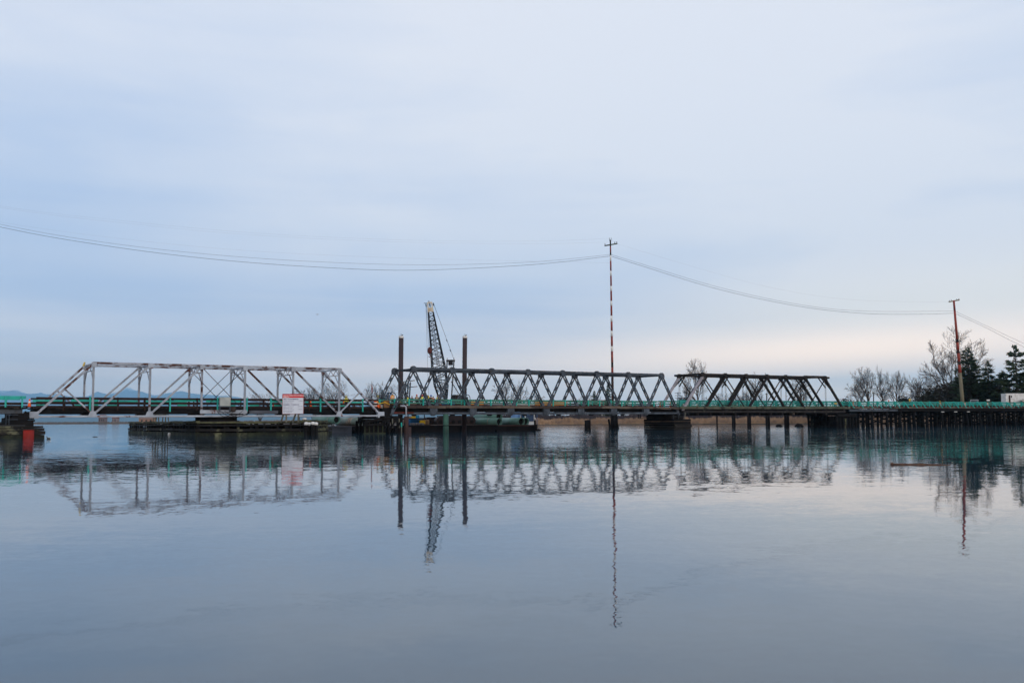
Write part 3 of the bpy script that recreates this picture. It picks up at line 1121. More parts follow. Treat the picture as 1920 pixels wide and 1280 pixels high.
def left_pier():
    r = thing('stepped_pier', 'black stepped timber pier behind the red pile at the left edge', 'pier', B(T(40), 2, 0))
    rnd = random.Random(1)

    def blk(px0, px1, w0, w1, z0, z1, name, m):
        t0, t1 = T(px0, w0), T(px1, w0)
        return MB().box(B((t0 + t1) / 2, (w0 + w1) / 2, (z0 + z1) / 2), (t1 - t0, w1 - w0, z1 - z0), rotz()).build(name, m, r)
    for px1, z0, z1, m in ((85.0, -.6, .36, M_ALGAE), (86.5, .40, .78, M_WORN), (84.5, .82, 1.12, M_WORN), (82, 1.16, 1.36, M_WORN)):
        blk(-60, px1, -2.6 + (z0 > .9) * .06 + rnd.uniform(0, .05), W + 2, z0, z1, 'crib_timbers', m)
    blk(10, 64, -1.6, W + 1, 1.36, 1.68, 'cap_timbers', M_BLACK)
    blk(16, 64, -1.5, W + 1, 1.68, 1.86, 'cap_timbers', M_BLACK)
    blk(52, 66.5, -1.45, W, 1.86, 2.06, 'cap_timbers', M_BLACK)
    blk(18, 52, -1.4, W + 1, 1.86, 2.30, 'bearing_block', M_BLACK)
    blk(24, 55, -1.3, W + 1, 2.30, 2.80, 'bearing_block', M_BLACK)
    blk(54, 64.5, -.3, W + .3, 2.10, 2.26, 'bearing_shoe', M_BLACK)
    blk(-30, 48, -2.3, -1.9, 1.37, 1.5, 'walkway_plank', M_STEEL_D)
    la = T(12, -1.8)
    mb = MB()
    for dx in (0, .3):
        mb.tube([B(la + dx, -1.8, 1.4), B(la + dx, -1.8, 2.62)], .03, 6)
    for z in (2.1, 2.62):
        mb.tube([B(la, -1.8, z), B(la + 1.2, -1.8, z)], .03, 6)
    mb.build('handrail', M_STEEL, r)
    # red pile standing in front
    p = at(53.5, 815, 111)
    q = thing('red_steel_pile', 'short fat red painted pile standing in the water at the left pier', 'pile', (p.x, p.y, 0))
    mb = MB()
    mb.lathe((p.x, p.y, -1.2), [(.56, 0), (.56, 2.12), (.50, 2.13), (.50, 2.06)], 24)
    mb.build('pile_shaft', M_REDPAINT, q, True)
    mb = MB()
    mb.lathe((p.x, p.y, .93), [(.585, 0), (.585, .08)], 24)
    mb.build('top_band', M_RUST, q, True)


left_pier()


def swing_pier():
    D_ = at(594, 800, 122.5)
    Cc = at(371, 800, 124)
    A_ = at(243, 800, 160)
    E_ = at(611, 800, 128.5)
    r = thing('timber_fender_pier', 'long mossy timber crib pier under the white truss, carrying the notice board', 'pier', (Cc.x, Cc.y, 0))
    rnd = random.Random(3)
    pts = [Vector((p.x, p.y, 0)) for p in (A_, Cc, D_, E_)]
    back = [pts[3] + Vector((-1, 9, 0)), pts[2] + Vector((-5, 13, 0)), pts[1] + Vector((2, 15, 0)), pts[0] + Vector((5, 3.5, 0))]
    loop = pts + back
    # horizontal wales on every face, with gaps between the courses
    courses = [(-.5, .42, M_ALGAE), (.52, .86, M_WORN), (1.18, 1.40, M_WORN)]
    for i in range(len(loop)):
        a, b = loop[i], loop[(i + 1) % len(loop)]
        L_ = (b - a).length
        nseg = max(1, int(L_ / 6))
        for z0, z1, m in courses:
            for k in range(nseg):
                p, q = a.lerp(b, k / nseg), a.lerp(b, (k + 1) / nseg)
                j = rnd.uniform(-.05, .05)
                dn = (q - p).normalized().cross(Z) * rnd.uniform(-.1, .12)
                mm = m
                if i == 2:
                    mm = M_MOSS
                MB().beam(p + Z * ((z0 + z1) / 2 + j) + dn, q + Z * ((z0 + z1) / 2 + j + rnd.uniform(-.03, .03)) + dn, .38, z1 - z0 - .03).build('wale_timber', mm, r)
        if i in (0, 1, 2):
            n = int(L_ / 1.55)
            for k in range(n + 1):
                p = a.lerp(b, k / max(1, n)) + Vector((0, .35, 0))
                s = rnd.uniform(.2, .3)
                MB().beam(p - Z * .8, p + Z * (1.5 + rnd.uniform(-.05, .1)), s, s, DV).build('upright', M_WORN, r)
    # top deck
    mb = MB()
    mb.prism([(p.x, p.y) for p in loop], 1.50, 1.62)
    mb.build('pier_deck', M_MOSS, r)
    for i in (0, 1, 2):
        a, b = loop[i], loop[i + 1]
        n = int((b - a).length / 3) + 1
        for k in range(n):
            p, q = a.lerp(b, k / n), a.lerp(b, (k + 1) / n)
            z = 1.68 + rnd.uniform(-.06, .07)
            MB().beam(p + Z * z, q + Z * (z + rnd.uniform(-.05, .05)), .45, .18 + rnd.uniform(0, .06)).build('cap_timber', M_MOSS, r)
    # inner cross timbers and inner piles so the crib reads dark but open
    for k in range(16):
        a = loop[0].lerp(loop[1], k / 7) if k < 8 else loop[1].lerp(loop[2], (k - 8) / 8)
        p = a + Vector((rnd.uniform(.5, 1.5), rnd.uniform(2, 3.4), 0))
        MB().tube([p - Z, p + Z * 1.5], .26, 7).build('inner_pile', M_BLACK, r)
    for k in range(5):
        f = k / 4
        p, q = loop[1].lerp(loop[2], f), loop[6].lerp(loop[5], f)
        MB().beam(p + Z * 1.0, q + Z * 1.0, .4, .5).build('cross_timber', M_BLACK, r)
    mb = MB()
    a, b = loop[1] + Vector((1, 4, 0)), loop[2] + Vector((-3, 4, 0))
    mb.beam(a + Z * .4, b + Z * .4, .4, 1.9)
    a, b = loop[0] + Vector((3, 1.6, 0)), loop[1] + Vector((0, 3, 0))
    mb.beam(a + Z * .4, b + Z * .4, .4, 1.7)
    mb.build('shade_backing', M_BLACK, r)  # dark backing added so the gaps between the courses read as shade
    # lower central pivot block
    c = B((TB1[3] + TB1[4]) / 2, W / 2, 0)
    mb = MB().lathe((c.x, c.y, -.5), [(3.4, 0), (3.4, 2.0), (3.2, 2.26)], 20)
    mb.build('pivot_block', M_BLACK, r)
    # corner pile cluster with white tops
    for k, px in enumerate((574, 580, 586.5, 592.5)):
        p = at(px, 800, 121.4 + (k % 2) * .5)
        h = (1.55, 1.50, 1.58, 1.52)[k]
        cl = MB().tube([(p.x, p.y, -1.2), (p.x, p.y, h)], .24, 9).build('corner_pile', M_BLACK, r, True)
        MB().lathe((p.x, p.y, h - .02), [(.25, -.25), (.26, 0), (.16, .1), (.05, .12)], 9).build('white_top', M_OFFW, cl, True)
    p = at(571, 790, 122.8)
    mb = MB().lathe((p.x, p.y, 1.3), [(.27, 0), (.27, .62)], 10)
    cl = mb.build('corner_pile', M_RUST, r, True)
    MB().lathe((p.x, p.y, 1.92), [(.28, 0), (.28, .18), (.1, .24)], 10).build('white_top', M_OFFW, cl, True)
    return loop


PIER = swing_pier()


def notice_board():
    Y = 121.0
    a, b = at(529.5, 775, Y), at(569, 775, Y)
    top = at(549, 738.5, Y).z
    bot = at(549, 775.6, Y).z
    hd = at(549, 745.6, Y).z
    cx, wd = (a.x + b.x) / 2, b.x - a.x
    gz = 1.72
    r = thing('notice_board', 'white notice board with red heading reading bridge operation schedule, standing on the timber pier', 'sign', (cx, Y + .1, gz))
    pn = MB().box((cx, Y, (top + bot) / 2), (wd, .06, top - bot)).build('board_panel', M_SIGNW, r)
    MB().box((cx, Y - .036, (top + hd) / 2), (wd - .03, .012, top - hd - .03)).build('heading_panel', M_SIGNR, pn)
    mb = MB()
    for s in (-1, 1):
        mb.box((cx + s * (wd / 2), Y - .01, (top + bot) / 2), (.045, .075, top - bot + .05))
    for z in (top, bot):
        mb.box((cx, Y - .008, z), (wd - .05, .070, .045))
    mb.build('board_frame', M_POLER, pn)

    def lines(rows, name, m, y):
        mb = MB()
        for txt, size, x, z, bold in rows:
            cu = bpy.data.curves.new('lettering_curve', 'FONT')
            cu.body = txt
            cu.size = size
            cu.extrude = .004
            cu.offset = .006 if bold else 0.0
            o = bpy.data.objects.new('lettering_curve', cu)
            C.objects.link(o)
            bpy.context.view_layer.update()
            me = bpy.data.meshes.new_from_object(o.evaluated_get(bpy.context.evaluated_depsgraph_get()))
            mb.add([(x + v.co.x, y - v.co.z, z + v.co.y) for v in me.vertices], [tuple(p.vertices) for p in me.polygons])
            bpy.data.objects.remove(o)
            bpy.data.curves.remove(cu)
            bpy.data.meshes.remove(me)
        mb.build(name, m, pn)
    x0 = cx - wd / 2 + .10
    H_ = top - bot
    zf = lambda f: top - H_ * f
    lines([('BRIDGE OPERATION SCHEDULE', .178, x0, zf(.105), True), ('Channel 74', .15, x0, zf(.165), True)], 'heading_lettering', M_LETTERW, Y - .047)
    xr = cx + wd / 2 - .72
    lines([('APRIL 1 TO NOVEMBER 30', .155, x0, zf(.285), True),
           ('Opens on request hourly', .125, x0, zf(.365), False), ('6-1800hrs', .125, xr + .12, zf(.37), False),
           ('Bridge tender on duty', .125, x0, zf(.445), False),
           ('DECEMBER 1 TO MARCH 31', .155, x0, zf(.555), True),
           ('Opens on request hourly', .125, x0, zf(.64), False), ('0600-1700', .125, xr + .05, zf(.645), False),
           ('Bridge tender on duty', .125, x0, zf(.71), False),
           ('Opens on request hourly', .125, x0, zf(.785), False), ('1700-0600', .125, xr + .05, zf(.79), False),
           ('Advance notice required', .125, x0, zf(.86), False),
           ('Phone 604-946-2139', .125, x0, zf(.925), False)], 'notice_lettering', M_INK, Y - .034)
    for px in (536.5, 559):
        p = at(px, 780, Y)
        MB().beam((p.x, Y + .10, gz - .1), (p.x, Y + .10, bot + 1.2), .17, .13, Vector((0, 1, 0))).build('leg', M_WOODPALE, r)
        MB().beam((p.x - .85, Y + .9, gz - .1), (p.x - .12, Y + .22, bot + .7), .15, .15).build('raking_leg', M_WOODPALE, r)


notice_board()


def saw_horse():
    Y = 148
    a, b = at(287, 774, Y), at(316, 774, Y)
    r = thing('wooden_platform', 'small timber platform on splayed legs on the left end of the mossy pier', 'platform', ((a.x + b.x) / 2, Y, 1.65))
    zt = at(300, 774.5, Y).z
    mb = MB()
    for k in range(4):
        mb.box(((a.x + b.x) / 2, Y - .6 + .4 * k, zt), (b.x - a.x, .34, .12))
    mb.build('platform_top', M_WOODPALE, r)
    MB().box(((a.x + b.x) / 2, Y - .78, zt - .28), (b.x - a.x - .3, .08, .22)).build('rail', M_WOODPALE, r)
    for x, s in ((a.x + .35, -1), (a.x + .55, 1), (b.x - .55, -1), (b.x - .3, 1)):
        for y in (-.6, .6):
            MB().beam((x + s * .14, Y + y, 1.6), (x, Y + y, zt - .06), .13, .13).build('leg', M_WOODPALE, r)


saw_horse()


def junction_pier():
    """Dark pile pier where the white truss meets the grey one."""
    r = thing('dark_pile_pier', 'black pile pier between the white truss and the grey truss', 'pier', B(T(730), 2, 0))
    rnd = random.Random(6)
    tm = (TB1[7] + BOTS2[0]) / 2
    for z, s in ((2.22, .42), (1.75, .42)):
        mb = MB().beam(B(tm - .6, -1.3, z), B(tm - .6, W + 1.3, z), 1.0, s)
        mb.beam(B(tm + .9, -1.3, z), B(tm + .9, W + 1.3, z), 1.0, s)
        mb.build('cap_timber', M_BLACK, r)
    MB().beam(B(tm - 2.2, -1.0, 2.02), B(tm + 2.4, -1.0, 2.02), .4, .24).build('cap_timber', M_BLACK, r)
    MB().box(B(tm + .1, .6, 2.95), (1.1, 1.4, 1.1), rotz()).build('bearing_block', M_BLACK, r)
    for row in (-1.3, -.2, 1.1):
        for k in range(6):
            w = -1.2 + (W + 2.4) * k / 5
            t = tm + row + rnd.uniform(-.1, .1)
            MB().tube([B(t + row * .12, w, -1.5), B(t, w, 1.75)], .2, 8).build('pile', M_BLACK, r, True)
    for px in (736, 748.5):
        t = T(px, -1.4)
        MB().beam(B(t, -1.4, .75), B(t, -1.4, 2.05), .14, .14, DV).build('pale_strut', M_WOODPALE, r)
    mb = MB()
    for k in range(4):
        t = tm - 1.2 + .9 * k
        mb.beam(B(t, -1.5, .1), B(t + .8, -1.5, 1.6), .12, .2)
    mb.build('cross_brace', M_BLACK, r)
    # fender panel to the left of it
    ta, tb_ = T(684, -2.4), T(722, -2.4)
    q = thing('fender_panel', 'dark timber fender with vertical bars beside the black pile pier', 'fender', B((ta + tb_) / 2, -2.4, 0))
    MB().beam(B(ta, -2.0, .3), B(tb_, -2.0, .3), .3, 2.0).build('back_wall', M_BLACK, q)
    MB().beam(B(ta - .2, -2.4, 1.18), B(tb_, -2.4, 1.30), .5, .3).build('top_wale', M_BLACK, q)
    MB().beam(B(ta - .2, -2.4, .08), B(tb_, -2.4, .08), .4, .16).build('bottom_wale', M_ALGAE, q)
    for k in range(5):
        t = ta + (tb_ - ta) * (k + .1) / 4.6
        MB().beam(B(t, -2.32, -.5), B(t, -2.32, 1.2), .12, .14, DV).build('bar', M_ALGAE, q)
    MB().beam(B(ta + .4, -1.2, 1.52), B(tb_, -1.2, 1.95), .9, .26).build('sloping_beam', M_BLACK, q)
    # rusty tube pile, teal pole
    p = B(T(764.5, -1.9), -1.9, 0)
    q = thing('rusty_tube_pile', 'fat rust-brown steel tube pile beside the grey drain pipe', 'pile', (p.x, p.y, 0))
    MB().lathe((p.x, p.y, -1.5), [(.50, 0), (.50, 2.38), (.44, 2.39), (.44, 2.3)], 20).build('tube_shaft', M_RUST, q, True)
    MB().lathe((p.x - .25, p.y + .5, -1.5), [(.33, 0), (.33, 3.8), (.2, 3.85)], 14).build('inner_tube', M_RUST, q, True)
    p = B(T(752.8, -2.2), -2.2, 0)
    q = thing('teal_pole', 'thin pole with a teal top standing in the water by the dark pier', 'pole', (p.x, p.y, 0))
    MB().tube([(p.x, p.y, -1), (p.x, p.y, .95)], .07, 8).build('pole_shaft', M_WOODPALE, q)
    MB().tube([(p.x, p.y, .9), (p.x, p.y, 1.5)], .10, 8).build('teal_top', M_TEAL, q)
    # green fender pile under the grey truss
    p = B(T(836, -1.1), -1.1, 0)
    q = thing('green_tube_pile', 'green mottled steel tube pile under the grey truss, in front of the crane tracks', 'pile', (p.x, p.y, 0))
    mg = mat('green_pile_paint', V4(.045, .12, .085), V4(.02, .05, .042), .9, .36, .64, .6, stretch=(1, 1, .4), c3=V4(.05, .04, .035), scale3=1.3, lo3=.62, hi3=.7)
    MB().lathe((p.x, p.y, -1.5), [(.40, 0), (.40, 4.15)], 18).build('tube_shaft', mg, q, True)
    MB().lathe((p.x, p.y, .98), [(.45, 0), (.45, .1)], 18).build('collar', M_BLACK, q, True)


junction_pier()


def crib_pier(name, label, px0, px1, w0, w1, ztop, m, pale=False, seed=0):
    t0, t1 = T(px0, w0), T(px1, w0)
    r = thing(name, label, 'pier', B((t0 + t1) / 2, (w0 + w1) / 2, 0))
    rnd = random.Random(seed)
    z, k = -.6, 0
    while z < ztop - .1:
        h = .40
        d = .07 * rnd.random()
        mm = m
        if k in (1, 2) and pale:
            mm = M_WORN
        MB().box(B((t0 + t1) / 2, (w0 + w1) / 2, z + h / 2), (t1 - t0 - d, w1 - w0 - d, h - .03), rotz()).build('crib_course', mm, r)
        z += h
        k += 1
    return r, t0, t1


def right_piers():
    r, t0, t1 = crib_pier('square_timber_pier', 'square black timber pier under the joint of the grey and timber trusses', 1263, 1295, -2.2, 5.4, 1.62, M_BLACK, True, 3)
    for z, s in ((1.85, .42), (2.25, .36)):
        mb = MB()
        mb.beam(B(t0 + .9, -1.3, z), B(t0 + .9, 5.2, z), 1.0, s)
        mb.beam(B(t0 + 2.7, -1.0, z), B(t0 + 2.7, 5.2, z), 1.0, s)
        mb.build('cap_timber', M_BLACK, r)
    MB().box(B(t0 + 1.2, 2.6, 2.5), (2.0, 4.6, .5), rotz()).build('bearing_block', M_BLACK, r)
    mb = MB()
    for k in range(4):
        t = t0 + .1 + k * 1.15
        mb.tube([B(t, -2.0, 1.6), B(t, -2.0, 2.75)], .05, 6)
    for z in (2.2, 2.7):
        mb.tube([B(t0 + .1, -2.0, z), B(t0 + 3.6, -2.0, z)], .05, 6)
    mb.build('guard_rail', M_STEEL_D, r)
    MB().beam(B(t0 + 2.5, -2.1, 1.6), B(t0 + 2.6, -2.1, 2.9), .11, .11, DV).build('pale_post', M_WOODPALE, r)
    ta = T(1197, 1.0)
    mb = MB()
    for t in (ta, ta + .4):
        mb.beam(B(t, 1.0, 1.95), B(t, 1.0, 2.7), .12, .12, DV)
    mb.beam(B(ta, 1.0, 1.95), B(ta + 1.6, 1.0, 1.95), .5, .1)
    mb.build('side_platform', M_STEEL_D, r)
    MB().box(B((t0 + t1) / 2 + .1, -2.32, .62), (t1 - t0 - .1, .2, .40), rotz()).build('pale_wale', M_WORN, r)

    ta, tb_ = T(1570, -1.4), T(1606, -1.4)
    r = thing('framed_timber_pier', 'wide black framed pier below the right end of the timber truss', 'pier', B((ta + tb_) / 2, 2, 0))
    rnd = random.Random(31)
    MB().beam(B(ta, -1.2, 2.38), B(tb_, -1.2, 2.38), .5, .5).build('cap_timber', M_BLACK, r)
    MB().beam(B(ta, 5.6, 2.38), B(tb_, 5.6, 2.38), .5, .5).build('cap_timber', M_BLACK, r)
    for z in (.25, 1.15):
        MB().beam(B(ta - .1, -1.45, z), B(ta - .1, 5.6, z), .25, .34).build('wale_timber', M_BLACK, r)
    MB().box(B((ta + tb_) / 2, 2.3, .85), (tb_ - ta - 1.2, 6.0, 2.6), rotz()).build('dark_fill', M_BLACK, r)  # dark box added as fill so the open frame reads solid and dark
    for k in range(9):
        MB().beam(B(ta - .16, -1.2 + .82 * k, -.5), B(ta - .16, -1.2 + .82 * k, 2.2), .3, .3, DV).build('sheeting_plank', M_BLACK, r)
    for k in range(7):
        t = ta + (tb_ - ta) * k / 6
        for w in (-1.2, .2, 1.6, 3.0, 4.4, 5.6):
            if k not in (0, 6) and w not in (-1.2, 5.6):
                continue
            MB().tube([B(t + rnd.uniform(-.15, .15), w + rnd.uniform(-.2, .2), -1.5), B(t, w, 2.2)], .2, 8).build('pile', M_BLACK, r, True)
    MB().tube([B(ta + 2.0, -1.5, -1), B(ta + 2.0, -1.5, 1.75)], .19, 8).build('mossy_pile', M_MOSS, r)
    MB().tube([B(ta - .2, 4.4, -1), B(ta - .2, 4.4, 1.7)], .19, 8).build('mossy_pile', M_ALGAE, r)


right_piers()


# ------------------------------------------------------------------ posts in the water
def water_posts():
    p = at(1102, 800, 178)
    r = thing('stump_cluster', 'short thick bundle of cut timber piles left of the striped pole foot', 'pile cluster', (p.x, p.y, 0))
    for dx, dy, h in ((-.28, 0, 1.85), (.25, .05, 1.95), (0, .4, 1.9), (-.05, -.3, 1.7)):
        MB().tube([(p.x + dx * 1.1, p.y + dy, -1.2), (p.x + dx, p.y + dy, h - .2)], .29, 9).build('pile', M_TIMBER, r, True)
    p = at(1151.5, 800, 192)
    r = thing('pole_footing_cluster', 'tall dark pile cluster around the foot of the striped pole', 'pile cluster', (p.x, p.y, 0))
    for dx, dy in ((-.42, -.2), (0, -.45), (.42, -.2), (-.35, .35), (.35, .35)):
        MB().tube([(p.x + dx * 1.15, p.y + dy, -1.2), (p.x + dx, p.y + dy, 3.1)], .27, 9).build('pile', M_BLACK, r, True)
    MB().tube([(p.x - .75, p.y - .3, -1), (p.x - 1.05, p.y - .3, 1.9)], .2, 8).build('raking_pile', M_BLACK, r)
    MB().tube([(p.x + .95, p.y - .3, -1), (p.x + .45, p.y - .3, 1.4)], .2, 8).build('raking_pile', M_BLACK, r)
    labels = ['single thin post standing in the water below the pale end post', 'pair of slim posts in the water left of the middle of the timber truss',
              'pair of posts in the water below the middle of the timber truss', 'pair of thick posts in the water right of the middle of the timber truss',
              'pair of thickest posts in the water left of the wide black framed pier']
    for (px, n, wd, Y), lb in zip(((1344.5, 1, .2, 212), (1376, 2, .25, 213), (1405, 2, .27, 214), (1440, 2, .31, 214), (1475.5, 2, .33, 205)), labels):
        p = at(px, 790, Y)
        r = thing('timber_post', lb, 'post', (p.x, p.y, 0), 'posts in the water under the timber truss')
        for k in range(n):
            x = p.x + (k - (n - 1) / 2) * wd * 1.75
            MB().tube([(x - (k - .5) * -.08, p.y + k * .3, -1.2), (x, p.y + k * .3, 3.0)], wd * .8, 8).build('post_shaft', M_TIMBER, r, True)


water_posts()


# ------------------------------------------------------------------ poles and wires
def pole_one():
    Y = 196
    top, bot = at(1144.5, 452, Y), at(1149.2, 775, Y)
    d = (top - bot)
    r = thing('striped_pole', 'tall slim pole striped red and white with a crossarm, behind the grey truss', 'utility pole', (bot.x, bot.y, 0))
    rad = lambda f: .27 - .13 * f
    base = bot - d * .12

    def seg(y0, y1, m, name):
        f0, f1 = (775 - y0) / 323, (775 - y1) / 323
        MB().tube([bot + d * f0, bot + d * f1], [rad(f0), rad(f1)], 12).build(name, m, r, True)
    seg(860, 700, M_BROWN, 'pole_shaft')
    mk = {'r': M_POLER, 'w': M_OFFW, 'k': M_BLACK}
    ys = [(700, 689, 'r'), (689, 680, 'k'), (680, 659.5, 'r'), (659.5, 650, 'w'), (650, 631, 'r'), (631, 621, 'w'), (621, 604, 'r'), (604, 593, 'w'),
          (593, 574.5, 'r'), (574.5, 565, 'w'), (565, 546.5, 'r'), (546.5, 537, 'w'), (537, 518, 'r'), (518, 508.5, 'w'), (508.5, 490, 'r'), (490, 479, 'w')]
    for a, b, k in ys:
        seg(a, b, mk[k], 'painted_band')
    seg(479, 474, M_BLACK, 'painted_band')
    seg(474, 462, M_POLER, 'painted_band')
    seg(462, 450, M_TIMBER, 'pole_head')
    ca, cb = at(1133.5, 460.8, Y - .25), at(1157.5, 456.8, Y + .1)
    arm = MB().beam(ca, cb, .16, .22).build('crossarm', mat('greenish_crossarm', V4(.06, .085, .065), V4(.04, .05, .04), 2), r)
    for f in (.04, .8, .96):
        p = ca.lerp(cb, f)
        MB().lathe(p + Z * .1, [(.05, 0), (.09, .12), (.05, .26), (.08, .34)], 8).build('insulator', M_STEEL, arm)
    mb = MB()
    for dx in (-.13, .13):
        p = at(1144.3, 450, Y)
        mb.tube([p + Vector((dx, 0, -.2)), p + Vector((dx * 1.5, 0, .42))], .05, 6)
    mb.build('top_spike', M_STEEL, r)


def pole_two():
    Y = 232
    top, bot = at(1788.5, 565, Y), at(1804.5, 752, Y)
    d = top - bot
    base = bot - d * (2.9 / d.z)
    r = thing('leaning_red_pole', 'leaning utility pole, red above and greenish below, in front of the conifers', 'utility pole', (base.x, base.y, 1.4))

    def seg(y0, y1, m, name):
        f0, f1 = (752 - y0) / 187, (752 - y1) / 187
        MB().tube([bot + d * f0, bot + d * f1], [.42 - .20 * f0, .42 - .20 * f1], 12).build(name, m, r, True)
    seg(775, 699, M_POLEG, 'pole_shaft')
    for a, b, m in ((699, 684, M_POLER2), (684, 678, M_RUST), (678, 662.5, M_POLER2), (662.5, 656, M_RUST), (656, 642, M_POLER2), (642, 636, M_TIMBER), (636, 582, M_POLER2)):
        seg(a, b, m, 'painted_band')
    seg(582, 563, M_POLER, 'pole_head')
    ca, cb = at(1779, 566, Y), at(1799, 562.2, Y)
    arm = MB().beam(ca, cb, .2, .26).build('crossarm', M_POLEG, r)
    for f in (.06, .25, .75, .95):
        p = ca.lerp(cb, f)
        MB().lathe(p + Z * .12, [(.06, 0), (.10, .12), (.06, .26)], 8).build('insulator', M_STEEL, arm)


pole_one()
pole_two()


def wire(label, pts, rad, m, group):
    """pts: (px, py, Y) key points; a smooth curve through them in space."""
    P = [at(*p) for p in pts]
    path = []
    n = len(P)
    for i in range(n - 1):
        p0, p1, p2, p3 = P[max(i - 1, 0)], P[i], P[i + 1], P[min(i + 2, n - 1)]
        for k in range(10):
            t = k / 10
            path.append(.5 * ((2 * p1) + (p2 - p0) * t + (2 * p0 - 5 * p1 + 4 * p2 - p3) * t * t + (3 * p1 - p0 - 3 * p2 + p3) * t ** 3))
    path.append(P[-1])
    o = MB().tube(path, rad, 6).build('power_line', m)
    tag(o, label, 'cable', group)


YL = lambda px: 170 + (px + 300) * (196 - 170) / 1445
YR = lambda px: 196 + (px - 1145) * (232 - 196) / 645
g = 'overhead cables crossing the river'
wire('upper dark cable sagging from the left edge to the striped pole',
     [(px, py, YL(px)) for px, py in ((-300, 349), (0, 420.5), (200, 455), (400, 477.5), (600, 491), (800, 496.5), (1000, 491), (1145, 477))], .022, M_WIRE, g)
wire('lower, thicker dark cable sagging from the left edge to the striped pole',
     [(px, py, YL(px)) for px, py in ((-300, 352), (0, 425.5), (200, 461), (400, 486), (600, 501), (780, 506.5), (1000, 496), (1145, 480))], .034, M_WIRE, g)
wire('upper of the two cables between the striped pole and the leaning red pole',
     [(px, py, YR(px)) for px, py in ((1145, 477), (1200, 494), (1350, 539), (1500, 571), (1620, 583), (1790, 583))], .024, M_WIRE, g)
wire('lower of the two cables between the striped pole and the leaning red pole',
     [(px, py, YR(px)) for px, py in ((1145, 480), (1200, 497.5), (1350, 543), (1500, 574.5), (1620, 587.5), (1720, 589), (1790, 587))], .034, M_WIRE, g)
wire('upper of the two cables running right from the leaning red pole', [(1790, 583, 232), (1850, 611, 232), (1930, 648, 232), (2100, 720, 232)], .026, M_WIRE, g)
wire('lower of the two cables running right from the leaning red pole', [(1790, 587, 232), (1850, 615, 232), (1930, 655, 232), (2100, 728, 232)], .030, M_WIRE, g)
for lb, off, e in (('highest of the faint thin wires at the upper left', 0, 0), ('middle of the faint thin wires at the upper left', 4, 3),
                   ('lowest of the faint thin wires at the upper left', 34, 12)):
    wire(lb, [(px, py + off, YL(px) + 2) for px, py in ((-300, 326), (0, 386 - e * .3), (240, 415), (480, 437), (760, 450), (1000, 452 + e * .3), (1145, 447 + e))], .0065, M_WIREF, 'faint wires crossing the sky')
wire('faint thin wire from the striped pole crossarm to the leaning pole', [(px, py, YR(px)) for px, py in ((1157, 457, ), (1300, 500), (1450, 540), (1600, 562), (1780, 566))], .0065, M_WIREF, 'faint wires crossing the sky')


# ------------------------------------------------------------------ barges and what they carry
def barge(name, label, t0, t1, w0, w1, z1, m, rake=1.2, strip=None):
    r = thing(name, label, 'barge', B((t0 + t1) / 2, (w0 + w1) / 2, 0))
    pr = [(t0, z1), (t1, z1), (t1, z1 - .55), (t1 - rake, -.6), (t0 + rake, -.6), (t0, z1 - .55)]
    vs = [B(t, w, z) for w in (w0, w1) for t, z in pr]
    mb = MB()
    mb.add(vs, [(0, 1, 2, 3, 4, 5), (11, 10, 9, 8, 7, 6)] + [(i, i + 6, (i + 1) % 6 + 6, (i + 1) % 6) for i in range(6)])
    mb.build('hull', m, r)
    MB().box(B((t0 + t1) / 2, (w0 + w1) / 2, z1 + .02), (t1 - t0 - .3, w1 - w0 - .3, .05), rotz()).build('barge_deck', M_DECKRUST, r)
    MB().beam(B(t0, w0 - .06, z1 - .1), B(t1, w0 - .06, z1 - .1), .12, .16).build('rub_rail', strip or m, r)
    return r


def pipe(label, px0, py0, px1, py1, w, rad, m, bands=(), back=5.5):
    # the right end points towards the camera, the left end lies further back on the barge
    Yb = B(T(px1, w, py1), w, 0).y
    b = at(px1, py1, Yb)
    a = at(px0, py0, Yb + back)
    a.z = b.z
    r = thing('steel_pipe', label, 'pipe', (a + b) / 2, 'steel pipes on the barges')
    d = (b - a).normalized()
    s, u = d.cross(Z).normalized(), None
    u = s.cross(d)
    mb = MB()
    n = 20
    vs, fs = [], []
    for p, rr in ((a + d * .6, rad * .86), (a, rad * .86), (a, rad), (b, rad), (b, rad * .86), (b - d * .6, rad * .86)):
        for k in range(n):
            q = 2 * math.pi * k / n
            vs.append(p + (s * math.cos(q) + u * math.sin(q)) * rr)
    for i in range(5):
        for k in range(n):
            x, y = i * n + k, i * n + (k + 1) % n
            fs.append((x, y, y + n, x + n))
    mb.add(vs, fs)
    mb.build('pipe_shell', m, r, True)
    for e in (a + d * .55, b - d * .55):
        MB().tube([e - d * .03, e + d * .03], rad * .85, 16).build('pipe_shade_disc', M_DARK, r)  # dark disc closing the bore, standing in for the shade inside
    for f in bands:
        p = a.lerp(b, f)
        MB().tube([p - d * .06, p + d * .06], rad * 1.02, 20, False).build('weld_band', M_PIPE_D if m is M_PIPE else M_RUST, r, True)


